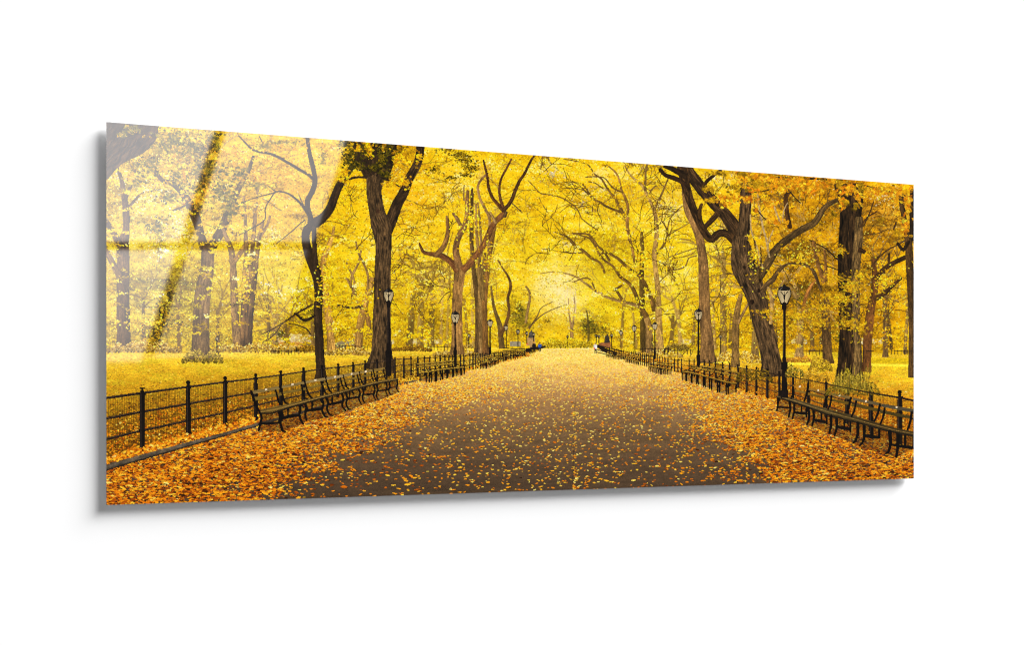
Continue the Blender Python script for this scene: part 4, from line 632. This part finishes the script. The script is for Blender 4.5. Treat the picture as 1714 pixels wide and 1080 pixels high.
def bench_row(z, edges, top, mid, th, seat, feet, legs, wc, lab, lean=0, split=True):
    """a far row: slats along the lines top and mid, seat line, legs down to the line feet"""
    n = len(edges) - 1
    ids = [part('printed_bench', None, lab(k, n)) for k in range(n)]
    sx0, sx1 = seat[0][0], seat[-1][0]
    se = [sx0 + (sx1 - sx0) * (e - edges[0]) / (edges[-1] - edges[0]) for e in edges]
    fo = lambda x: at(feet, x)
    poly(z([(seat[0][0], seat[0][1] + 4), (seat[-1][0], seat[-1][1] + 4)] + [(p_[0], p_[1] - 4) for p_ in feet[::-1]]), C(34, 22, 12), None, alpha=.32)
    for j, x in enumerate(legs):
        k = int(np.clip(np.searchsorted(se, x) - 1, 0, n - 1))
        h = fo(x) - at(seat, x)
        iron(z([(x, at(seat, x), h * .15), (x + lean * h * .05, at(seat, x) + h * .5, h * .14), (x + lean * h * .03, fo(x), h * .11)]), ids[k], C(16, 11, 9))
    for k in range(n):
        a_, b_ = edges[k] + 2, edges[k + 1] - 1
        for line in (mid, top):
            tt = [(x, y) for x, y in line]; bb_ = [(x, y + th) for x, y in line]
            poly(z(strip(tt, bb_, a_, b_)), wood(np.minimum(wc * 1.18, 1)), ids[k]); iron(z([(a_, at(bb_, a_) + th * .06, th * .22), ((a_ + b_) / 2, at(bb_, (a_ + b_) / 2) + th * .06, th * .22), (b_, at(bb_, b_) + th * .06, th * .22)]), ids[k], C(40, 28, 14))
        poly(z(strip(seat, [(x, y + th * .75) for x, y in seat], se[k], se[k + 1])), wood(np.minimum(wc * 1.3, 1)), ids[k])
        xs_ = np.linspace(se[k], se[k + 1], 4)
        iron(z([(x, at(seat, x) + th * .8, th * .4) for x in xs_]), ids[k], C(36, 26, 14))
        iron(z([(edges[k + 1], at(top, edges[k + 1]), th * .45), (edges[k + 1] + lean * th * .35, at(mid, edges[k + 1]) + th, th * .5), (se[k + 1], at(seat, se[k + 1]) + 2, th * .5)]), ids[k])
    iron(z([(edges[0], at(top, edges[0]), th * .5), (edges[0] + lean * th * .35, at(mid, edges[0]) + th, th * .5), (se[0], at(seat, se[0]) + 2, th * .5)]), ids[0])
zl2 = lambda pts: Z(7.142, 660, 560, pts)
nth = ['first', 'second', 'third', 'fourth', 'fifth', 'sixth', 'seventh', 'eighth']
bench_row(zl2, [262, 365, 505, 625, 738], [(262, 346), (365, 338), (505, 328), (625, 314), (738, 306)], [(262, 382), (365, 374), (505, 352), (625, 348), (738, 340)], 17, [(295, 455), (420, 438), (600, 408), (840, 384)], [(295, 560), (420, 570), (500, 560), (620, 525), (740, 500), (840, 478)],
          [305, 380, 415, 440, 485, 500, 550, 572, 620, 635, 690, 705, 745, 790, 800, 834], C(140, 112, 40), lambda k, n: '%s bench of the row under the second lamp of the left verge, nearest first' % nth[k], 1)
bench_row(zl2, [1015, 1075, 1135, 1195], [(1015, 286), (1195, 238)], [(1018, 305), (1195, 258)], 11, [(1025, 346), (1250, 292)], [(1025, 412), (1100, 410), (1250, 352)], [1032, 1060, 1092, 1100, 1130, 1150, 1170, 1195, 1210, 1240], C(160, 122, 40), lambda k, n: '%s bench of the far row past the candelabra tree' % nth[k], 1)
bench_row(zl2, [1292, 1340, 1392], [(1292, 208), (1392, 198)], [(1295, 226), (1392, 214)], 9, [(1300, 258), (1392, 243)], [(1300, 308), (1392, 288)], [1305, 1325, 1345, 1362, 1388], C(166, 128, 46), lambda k, n: '%s bench of the tiny row before the pedestals' % nth[k], 1)
bench_row(zl2, [1432, 1470, 1512], [(1432, 204), (1512, 200)], [(1432, 218), (1512, 214)], 7, [(1420, 240), (1540, 232)], [(1420, 275), (1540, 262)], [1420, 1440, 1460, 1480, 1500, 1530], C(150, 116, 44), lambda k, n: '%s bench of the farthest row by the yellow clad walker' % nth[k], 1)
zr2 = lambda pts: Z(6.592, 990, 560, pts)
bench_row(zr2, [165, 200, 238], [(165, 184), (238, 200)], [(165, 196), (238, 212)], 7, [(160, 212), (232, 236)], [(160, 245), (232, 265)], [165, 185, 205, 228], C(150, 116, 40), lambda k, n: '%s bench of the farthest row near the white shirted walker' % nth[k], -1)
bench_row(zr2, [278, 330, 382], [(278, 206), (382, 212)], [(278, 222), (382, 230)], 9, [(238, 238), (370, 246)], [(238, 272), (370, 284)], [245, 270, 300, 330, 365], C(160, 122, 44), lambda k, n: '%s bench of the small far row on the right verge' % nth[k], -1)
bench_row(zr2, [418, 480, 542], [(418, 216), (542, 244)], [(416, 232), (540, 262)], 11, [(375, 256), (527, 298)], [(375, 306), (527, 342)], [382, 400, 420, 440, 462, 480, 500, 522], C(164, 124, 40), lambda k, n: '%s bench of the row by the third lamp of the right verge' % nth[k], -1)
bench_row(zr2, [702, 752, 802, 852, 906], [(702, 296), (906, 318)], [(698, 316), (900, 342)], 12, [(630, 343), (700, 352), (885, 386)], [(630, 406), (760, 440), (885, 450)], [636, 655, 680, 705, 722, 745, 765, 775, 800, 815, 840, 882], C(150, 114, 34), lambda k, n: '%s bench of the row left of the leaning trunk' % nth[k], -1)
bench_row(zr2, [1098, 1160, 1222, 1285, 1362, 1440, 1540, 1642], [(1098, 336), (1222, 345), (1285, 350), (1365, 362), (1440, 376), (1540, 398), (1642, 424)], [(1090, 360), (1200, 370), (1290, 384), (1370, 400), (1450, 420), (1540, 440), (1640, 464)], 18, [(998, 406), (1060, 408), (1180, 434), (1350, 480), (1500, 522), (1606, 534)], [(998, 502), (1060, 518), (1170, 550), (1245, 576), (1310, 602), (1400, 636), (1490, 662), (1606, 640)],
          [1006, 1045, 1056, 1105, 1116, 1165, 1182, 1240, 1258, 1308, 1330, 1398, 1420, 1494, 1515, 1598], C(132, 102, 34), lambda k, n: '%s bench from the far end of the row under the slim lamp' % nth[k], -1)
# ------------------------------------------------------------------ 7 street lamps
def lamp(x, y0, yg, yb_, label, w=None, base=None):
    """y0 finial, yg neck under the glass, yb_ foot"""
    i = part('printed_street_lamp', None, label); g = part('lantern', i); h = yg - y0; pw = max(1.4, (w or h * .30))
    iron([(x, yg, pw * .8), (x, yb_, pw)], i)
    if h > 14: tube([(x - pw * .25, yg + 2, .8), (x - pw * .25, yb_ - 4, .8)], C(86, 72, 62), i, alpha=.6)
    if base:
        for a_, b_, c_ in base: iron([(x, a_, c_), (x, b_, c_)], i)
    W_ = h * .325
    poly([(x - W_ * .86, y0 + h * .31), (x - W_, y0 + h * .52), (x - W_ * .45, yg), (x + W_ * .45, yg), (x + W_, y0 + h * .52), (x + W_ * .86, y0 + h * .31)], lambda xx, yy: np.clip(C(196, 174, 130) * (1.06 - .3 * np.abs(xx - x) / W_)[..., None], 0, 1), g)
    poly([(x - W_ * 1.0, y0 + h * .33), (x - W_ * .7, y0 + h * .19), (x - W_ * .2, y0 + h * .12), (x, y0), (x + W_ * .2, y0 + h * .12), (x + W_ * .7, y0 + h * .19), (x + W_ * 1.0, y0 + h * .33), (x, y0 + h * .38)], C(30, 26, 24), i)
    e = max(.65, h * .045)
    iron([(x - W_ * .92, y0 + h * .38, e), (x - W_ * 1.0, y0 + h * .54, e), (x - W_ * .72, y0 + h * .78, e), (x - W_ * .45, yg, e * 1.3)], i); iron([(x + W_ * .92, y0 + h * .38, e), (x + W_ * 1.0, y0 + h * .54, e), (x + W_ * .72, y0 + h * .78, e), (x + W_ * .45, yg, e * 1.3)], i)
    iron([(x, y0 + h * .44, e), (x, yg, e)], i)
    if h > 20: iron([(x - W_ * .5, y0 + h * .42, e * .8), (x - W_ * .12, y0 + h * .58, e * .9), (x, y0 + h * .8, e)], i); iron([(x + W_ * .5, y0 + h * .42, e * .8), (x + W_ * .12, y0 + h * .58, e * .9), (x, y0 + h * .8, e)], i)
    if h > 10: tube([(x - W_ * .3, y0 + h * .2, e), (x - W_ * .6, y0 + h * .3, e)], C(120, 116, 112), i, alpha=.7); iron([(x - W_ * .5, yg, e * 1.6), (x + W_ * .5, yg, e * 1.6)], i)
    iron([(x, yg, pw * 1.25), (x, yg + h * .14, pw * 1.15)], i)
lamp(650.5, 480, 506, 628, 'lamp post standing before the big dark trunk', 5.2, [(507, 512, 6.6), (578, 588, 7), (588, 600, 10), (590, 594, 11), (600, 628, 9.5)])
lamp(1312.8, 474, 509, 664, 'nearest right lamp post, in front of the twisted tree', 5.4, [(511, 516, 8), (600, 606, 6.5), (608, 614, 11), (614, 640, 8.5), (612, 617, 11), (640, 664, 9.5), (655, 664, 13)])
lamp(762, 519, 541, 603, 'lamp post before the candelabra tree', 3.2, [(583, 588, 4.5), (588, 597, 6), (597, 612, 5)])
lamp(1169, 515, 536, 608, 'slim lamp post beside the tall leaning trunk', 3.2, [(588, 596, 4.6), (596, 602, 6.2), (602, 612, 5)])
lamp(820.3, 533, 547, 592, 'lamp post right of the bundle of straight stems', 2.1, [(582, 592, 3.6)])
lamp(1096, 538, 552, 600, 'lamp post before the tall pale tree', 2.2, [(588, 600, 4)])
lamp(1061.6, 543, 555, 588, 'lamp post left of the arching tree', 1.7); lamp(847.2, 543, 553, 582, 'lamp post by the small crooked tree', 1.6)
lamp(867, 550, 559, 582, 'small lamp post before the grey low wall', 1.4); lamp(881.6, 554, 561, 578, 'tiny lamp post by the tan pedestal', 1.2); lamp(893.2, 556, 563, 577, 'tiny lamp post above the dark clad walker', 1.1); lamp(1039.4, 552, 561, 584, 'small lamp post right of the red brown pedestal', 1.4)
lamp(1023.7, 558, 565, 583, 'tiny grey lamp post beside the red brown pedestal', 1.2); lamp(950, 561, 566, 582, 'lone lamp post at the very end of the path', 1.0); lamp(998, 559, 565, 574, 'far lamp left of the seated statue', .9); lamp(1002.5, 560, 566, 574, 'far lamp beside the seated statue', .9); lamp(363, 563, 571, 590, 'small lamp far across the lawn between pale trunks', 1.5); lamp(785, 558, 565, 578, 'small lamp far behind the candelabra tree', 1.2); lamp(1206, 560, 567, 592, 'far slim lamp right of the tall leaning trunk', 1.3)

# ------------------------------------------------------------------ 8 walkers
def walker(x, yt, yb_, torso, legs, hair, label, lean=0.):
    i = part('printed_person', None, label); h = yb_ - yt; wd = h * .2
    tube([(x - wd * .25, yt + h * .5, wd * .55), (x - wd * .3, yb_, wd * .4)], legs, i, dark=.8); tube([(x + wd * .3, yt + h * .5, wd * .55), (x + wd * .4, yb_, wd * .4)], legs, i, dark=.8)
    poly([(x - wd * .8 + lean, yt + h * .18), (x + wd * .8 + lean, yt + h * .18), (x + wd * .95, yt + h * .42), (x + wd * .55, yt + h * .58), (x - wd * .55, yt + h * .58), (x - wd * .95, yt + h * .42)], torso, i, .25)
    tube([(x + lean, yt + h * .08, h * .14), (x + lean, yt + h * .11, h * .13)], C(196, 142, 104), i, dark=.8); tube([(x + lean, yt + h * .04, h * .13), (x + lean, yt + h * .05, h * .12)], hair, i, dark=.8)
walker(903.6, 573.5, 588.5, C(40, 86, 160), C(40, 40, 52), C(70, 46, 30), 'walker in a blue jacket near the end of the path')
walker(893.8, 572.5, 590, C(30, 24, 20), C(26, 22, 20), C(210, 150, 30), 'dark clad walker with something yellow on the head')
walker(883, 575, 597, C(236, 192, 20), C(190, 120, 30), C(200, 96, 30), 'figure in a yellow top and dark skirt bending by the seats', -.6)
poly([(879.5, 584), (889, 582), (891, 590), (880, 590)], C(30, 22, 18), len(PARTS) - 1)
walker(996.5, 574.5, 591.5, C(232, 224, 214), C(30, 28, 36), C(150, 110, 80), 'walker in a white shirt with a red bag beside the fence end')
tube([(994.5, 583, 1.6), (995, 584, 1.6)], C(190, 30, 30), len(PARTS) - 1)
# plants in front of the right trunks
plant = part('printed_plants', None, 'wild green and straw coloured plants along the right fence', 'stuff')
GP = [(120, 106, 20), (150, 130, 28), (90, 80, 16), (190, 160, 50), (214, 180, 80), (70, 62, 12)]
bush(1398, 1450, 624, 652, GP, 900, 1.5, plant); bush(1385, 1470, 636, 662, GP[:4] + [(170, 118, 20)], 700, 1.4, plant); bush(1318, 1344, 612, 632, GP, 260, 1.3, plant); bush(1356, 1390, 600, 622, [(190, 150, 30), (214, 170, 50), (150, 116, 20)], 330, 1.5, plant); bush(1345, 1385, 622, 640, [(190, 140, 30), (160, 118, 20), (214, 170, 60)], 300, 1.3, plant); bush(1235, 1290, 614, 640, [(120, 96, 20), (150, 118, 24), (96, 74, 14)], 350, 1.2, plant)
for k in range(60):
    x = rng.uniform(1396, 1460); y = rng.uniform(640, 660); limb(plant, [(x, y, .9), (x + rng.normal(0, 4), y - rng.uniform(14, 34), .6)], C(150, 126, 40) * rng.uniform(.6, 1.3), wob=0)
fx = [x for x in RFX if x > 1225]
for k in range(1): tube([(x, rrail(x, k), max(.8, 2.6 * (rfb(x) - rft(x)) / 110)) for x in fx], C(40, 29, 22), fence_r, step=6, dark=.7)
COL = np.clip(COL, 0, 1); COL = .86 * COL + .14 * COL * COL * (3 - 2 * COL)          # the contrast of the print
KEY, RAKE, FILL_L, FILL_D = 43000, 69000, 100, 330
WIN = [(3.9, 3.7, 3.5, 3.7), (3.2, 2.5, 2.4, 1.9), (3.6, 3.6, 1.9, 1.5), (2.0, 1.1, .9, .1)]
DENOISE = True
INKG = 1 / 1.03

# ================================================================= the scene itself
import bpy, math
from mathutils import Vector
S = bpy.context.scene
F_PX, W_PX, CX_PX, HOR = 1290.0, 1714.0, 857.0, 654.9          # focal length, width, centre, eye level in image pixels
PH = 0.50                                                       # the sheet is half a metre high
zl0 = F_PX * PH / H0; zl1 = zl0 * KR                            # distance of its left and right border along the view
xl0 = (X0 - CX_PX) / F_PX * zl0; xl1 = (X1 - CX_PX) / F_PX * zl1
PW = math.hypot(xl1 - xl0, zl1 - zl0); YAW = math.atan2(zl1 - zl0, xl1 - xl0)
Z0 = 1.30                                                       # height of the lower border
GAP, THICK = 0.0065, 0.0030
YF = -(GAP + THICK) - .0004                                     # printed face; the wall is the plane y = 0
right = Vector((math.cos(YAW), -math.sin(YAW), 0)); fwd = Vector((math.sin(YAW), math.cos(YAW), 0))
CAM = Vector((-PW / 2, YF, 0)) - right * xl0 - fwd * zl0
CAM.z = Z0 + (T0 + H0 - HOR) / F_PX * zl0
cam = bpy.data.cameras.new('camera'); co = bpy.data.objects.new('camera', cam); S.collection.objects.link(co)
cam.sensor_width = 36; cam.lens = F_PX / W_PX * 36; cam.shift_y = (HOR - 540) / W_PX; cam.clip_end = 100; cam.clip_start = .01
co.location = CAM; co.rotation_euler = (math.pi / 2, 0, -YAW); S.camera = co

def link(name, me, parent=None):
    o = bpy.data.objects.new(name, me); S.collection.objects.link(o)
    if parent: o.parent = parent
    return o
def mat(name):
    m = bpy.data.materials.new(name); m.use_nodes = True; return m, m.node_tree, m.node_tree.nodes['Principled BSDF']
# inks: the print carries its colours face by face under a clear gloss
ink, nt, bs = mat('printed_ink_under_gloss')
at_ = nt.nodes.new('ShaderNodeAttribute'); at_.attribute_name = 'ink'
nt.links.new(at_.outputs['Color'], bs.inputs['Base Color'])
bs.inputs['Roughness'].default_value = .6; bs.inputs['Specular IOR Level'].default_value = 0.0
bs.inputs['Coat Weight'].default_value = 1.0; bs.inputs['Coat Roughness'].default_value = .035; bs.inputs['Coat IOR'].default_value = 1.9
clear, nt, bs = mat('acrylic_edge')
nz = nt.nodes.new('ShaderNodeTexNoise'); nz.inputs['Scale'].default_value = 60; rp = nt.nodes.new('ShaderNodeValToRGB')
rp.color_ramp.elements[0].color = (.64, .645, .64, 1); rp.color_ramp.elements[1].color = (.72, .725, .72, 1)
nt.links.new(nz.outputs['Fac'], rp.inputs['Fac']); nt.links.new(rp.outputs['Color'], bs.inputs['Base Color']); bs.inputs['Roughness'].default_value = .12
steel, nt, bs = mat('brushed_steel')
nz = nt.nodes.new('ShaderNodeTexNoise'); nz.inputs['Scale'].default_value = 200; rp = nt.nodes.new('ShaderNodeValToRGB')
rp.color_ramp.elements[0].color = (.4, .4, .4, 1); rp.color_ramp.elements[1].color = (.6, .6, .6, 1)
nt.links.new(nz.outputs['Fac'], rp.inputs['Fac']); nt.links.new(rp.outputs['Color'], bs.inputs['Base Color']); bs.inputs['Metallic'].default_value = 1; bs.inputs['Roughness'].default_value = .35
white, nt, bs = mat('white_wall_paint')
nz = nt.nodes.new('ShaderNodeTexNoise'); nz.inputs['Scale'].default_value = 6; nz.inputs['Detail'].default_value = 6; rp = nt.nodes.new('ShaderNodeValToRGB')
rp.color_ramp.elements[0].color = (.85, .85, .85, 1); rp.color_ramp.elements[1].color = (.865, .865, .865, 1)
nt.links.new(nz.outputs['Fac'], rp.inputs['Fac']); nt.links.new(rp.outputs['Color'], bs.inputs['Base Color']); bs.inputs['Roughness'].default_value = .9; bs.inputs['Specular IOR Level'].default_value = .1

def slab(name, x0, x1, y0, y1, z0, z1, m, parent=None, bevel=0.):
    import bmesh
    bm = bmesh.new(); bmesh.ops.create_cube(bm, size=1)
    for v in bm.verts: v.co = ((x0 + x1) / 2 + v.co.x * (x1 - x0), (y0 + y1) / 2 + v.co.y * (y1 - y0), (z0 + z1) / 2 + v.co.z * (z1 - z0))
    if bevel: bmesh.ops.bevel(bm, geom=bm.edges[:], offset=bevel, segments=2, affect='EDGES')
    me = bpy.data.meshes.new(name); bm.to_mesh(me); bm.free(); me.materials.append(m); return link(name, me, parent)
wall = slab('wall', -6, 6, 0, .12, -1.5, 6, white); wall['kind'] = 'structure'
print_ = bpy.data.objects.new('acrylic_wall_print', None); S.collection.objects.link(print_)
print_['label'] = 'wide glossy frameless acrylic print of an autumn park avenue, hung off a white wall'; print_['category'] = 'wall picture'
slab('acrylic_sheet', -PW / 2, PW / 2, -(GAP + THICK), -GAP, Z0, Z0 + PH, clear, print_)
import bmesh
for sx in (-1, 1):
    for sz in (.12, .88):
        bm = bmesh.new(); bmesh.ops.create_cone(bm, cap_ends=True, segments=32, radius1=.009, radius2=.009, depth=GAP - .0002)
        me = bpy.data.meshes.new('wall_spacer'); bm.to_mesh(me); bm.free(); me.materials.append(steel)
        o = link('wall_spacer', me, print_); o.rotation_euler = (math.pi / 2, 0, 0); o.location = (sx * PW * .44, -GAP / 2, Z0 + PH * sz)
# the printed picture: every motif is a mesh of its own ink dots, edge to edge in one flat face
INK_GAIN = INKG
lin = np.where(COL <= .04045, COL / 12.92, ((COL + .055) / 1.055) ** 2.4).reshape(-1, 3) * INK_GAIN
flat = PID.ravel(); order = np.argsort(flat, kind='stable'); bounds_ = np.searchsorted(flat[order], np.arange(len(PARTS) + 1))
objs = {}
for i, (name, par, label, kind) in enumerate(PARTS):
    f = order[bounds_[i]:bounds_[i + 1]]
    if not len(f):
        continue
    row, colm = f // C_CELLS, f % C_CELLS; st = C_CELLS + 1
    q = np.stack([(row + 1) * st + colm, (row + 1) * st + colm + 1, row * st + colm + 1, row * st + colm], 1)
    uq, inv = np.unique(q, return_inverse=True); vr, vc = uq // st, uq % st
    v = np.stack([-PW / 2 + PW * vc / C_CELLS, np.full(len(uq), YF), Z0 + PH * (1 - vr / R_CELLS)], 1).astype(np.float32)
    me = bpy.data.meshes.new(name); me.vertices.add(len(uq)); me.vertices.foreach_set('co', v.ravel())
    me.loops.add(q.size); me.loops.foreach_set('vertex_index', inv.ravel().astype(np.int32))
    me.polygons.add(len(f)); me.polygons.foreach_set('loop_start', np.arange(0, q.size, 4, dtype=np.int32))
    me.update(calc_edges=True)
    a = me.attributes.new('ink', 'FLOAT_COLOR', 'FACE')
    a.data.foreach_set('color', np.concatenate([lin[f], np.ones((len(f), 1))], 1).astype(np.float32).ravel())
    me.materials.append(ink)
    o = objs[i] = link(name, me, objs.get(par, print_) if par is not None else print_)
    if label: o['label'] = label
    if kind: o['kind'] = kind

# ------------------------------------------------------------------ light: key softbox, added lamps, and a window shaped for its reflection
world = bpy.data.worlds.new('World'); S.world = world; world.use_nodes = True
world.node_tree.nodes['Background'].inputs['Color'].default_value = (1, 1, 1, 1); world.node_tree.nodes['Background'].inputs['Strength'].default_value = .04
CEN = Vector((0, 0, Z0 + PH / 2))
def lamp_area(name, pos, w, h, power, target=CEN, col=(1, 1, 1)):
    L = bpy.data.lights.new(name, 'AREA'); L.shape = 'RECTANGLE'; L.size = w; L.size_y = h; L.energy = power; L.color = col
    o = bpy.data.objects.new(name, L); S.collection.objects.link(o); o.location = pos
    o.rotation_euler = (Vector(pos) - target).to_track_quat('Z', 'Y').to_euler(); return o
D_ = 9.0
lamp_area('key_softbox', CEN + Vector((1.9 * 18, -18, 1.65 * 18)), 22, 22, KEY); lamp_area('raking_tail_lamp', CEN + Vector((3.3 * 14, -14, 3.1 * 14)), 30, 30, RAKE)  # raking lamp added to draw out the soft tail of the wall shadow
lamp_area('left_fill', CEN + Vector((-2.0 * D_, -D_, .2 * D_)), 7.0, 9.0, FILL_L)  # weak fill lamp added to lift the shadowed wall
lamp_area('low_bounce_fill', CEN + Vector((0, -D_, -.95 * D_)), 12.0, 6.0, FILL_D)  # added fill lamp standing in for light bounced off the floor
# the window mirrored in the gloss: four panes between leaning glazing bars, seen by way of the sheet
CM = Vector((CAM.x, 2 * YF - CAM.y, CAM.z))
def on_sheet(x, y):
    x_, y_ = float(x), float(y); a = x_ - X0; b = X1 - x_
    u = a / (a + b * KR); v = (y_ - float(top_of(x_))) / float(hgt_of(x_))
    return Vector((-PW / 2 + PW * u, YF, Z0 + PH * (1 - v)))
def far_point(x, y, dist=8.0):
    p = on_sheet(x, y); d = p - CM; return CM + d * ((CAM.y - dist - CM.y) / d.y)
# Unseen window: outline projected back from the wanted glare, brightness graded to fit it.
win_mat = bpy.data.materials.new('window_pane_glow'); win_mat.use_nodes = True; wn = win_mat.node_tree; wn.nodes.clear()
w_out = wn.nodes.new('ShaderNodeOutputMaterial'); w_em = wn.nodes.new('ShaderNodeEmission'); w_at = wn.nodes.new('ShaderNodeAttribute'); w_at.attribute_name = 'pane_glow'
w_em.inputs['Color'].default_value = (1, .985, 1, 1); wn.links.new(w_at.outputs['Fac'], w_em.inputs['Strength']); wn.links.new(w_em.outputs[0], w_out.inputs['Surface'])
window = bpy.data.objects.new('leaning_window', None); S.collection.objects.link(window); window['kind'] = 'structure'
bar = lambda y: 369 - .317 * (y - 220)                           # the leaning glazing bar
edge = lambda y: 577 - .317 * (y - 240)
def window_pane(xl, xr, ya, yb, values):
    """values: daylight at the top left, top right, bottom left and bottom right of the pane"""
    n = 12; vs, fs, dv = [], [], []
    for i in range(n + 1):
        y = ya + (yb - ya) * i / n
        for j in range(n + 1):
            x = xl(y) + (xr(y) - xl(y)) * j / n; vs.append(far_point(x, y))
            p, q = i / n, j / n; dv.append((values[0] * (1 - q) + values[1] * q) * (1 - p) + (values[2] * (1 - q) + values[3] * q) * p)
    for i in range(n):
        for j in range(n): k = i * (n + 1) + j; fs.append((k, k + 1, k + n + 2, k + n + 1))
    me = bpy.data.meshes.new('window_pane'); me.from_pydata(vs, [], fs); me.update()
    at2 = me.attributes.new('pane_glow', 'FLOAT', 'POINT'); at2.data.foreach_set('value', dv); me.materials.append(win_mat)
    link('window_pane', me, window)
dark, nt, bs = mat('dark_bronze_frame'); nz = nt.nodes.new('ShaderNodeTexNoise'); rp = nt.nodes.new('ShaderNodeValToRGB'); nz.inputs['Scale'].default_value = 8
rp.color_ramp.elements[0].color = (.018, .016, .014, 1); rp.color_ramp.elements[1].color = (.03, .027, .024, 1)
nt.links.new(nz.outputs['Fac'], rp.inputs['Fac']); nt.links.new(rp.outputs['Color'], bs.inputs['Base Color']); bs.inputs['Roughness'].default_value = .7
def window_frame(corners):
    near = [far_point(x, y, 8.03) for x, y in corners]; rear = [far_point(x, y, 8.12) for x, y in corners]
    me = bpy.data.meshes.new('window_frame'); me.from_pydata(near + rear, [], [(0, 1, 2, 3), (7, 6, 5, 4), (0, 4, 5, 1), (1, 5, 6, 2), (2, 6, 7, 3), (3, 7, 4, 0)]); me.materials.append(dark); link('window_frame', me, window)
window_frame([(bar(160) - 310, 160), (edge(160) + 10, 160), (edge(612) + 6, 612), (bar(612) - 260, 612)])
window_pane(lambda y: bar(y) - 300, lambda y: bar(y) - 11, 170, 404, WIN[0]); window_pane(lambda y: bar(y) + 10, edge, 190, 404, WIN[1])
window_pane(lambda y: bar(y) - 240, lambda y: bar(y) - 11, 419, 606, WIN[2]); window_pane(lambda y: bar(y) + 10, lambda y: edge(y) - 6, 419, 600, WIN[3])
S.render.engine = 'CYCLES'
S.cycles.use_denoising = DENOISE
S.cycles.max_bounces = 6
S.cycles.filter_width = 1.2
S.view_settings.view_transform = 'Standard'; S.view_settings.look = 'None'; S.view_settings.exposure = 0; S.view_settings.gamma = 1
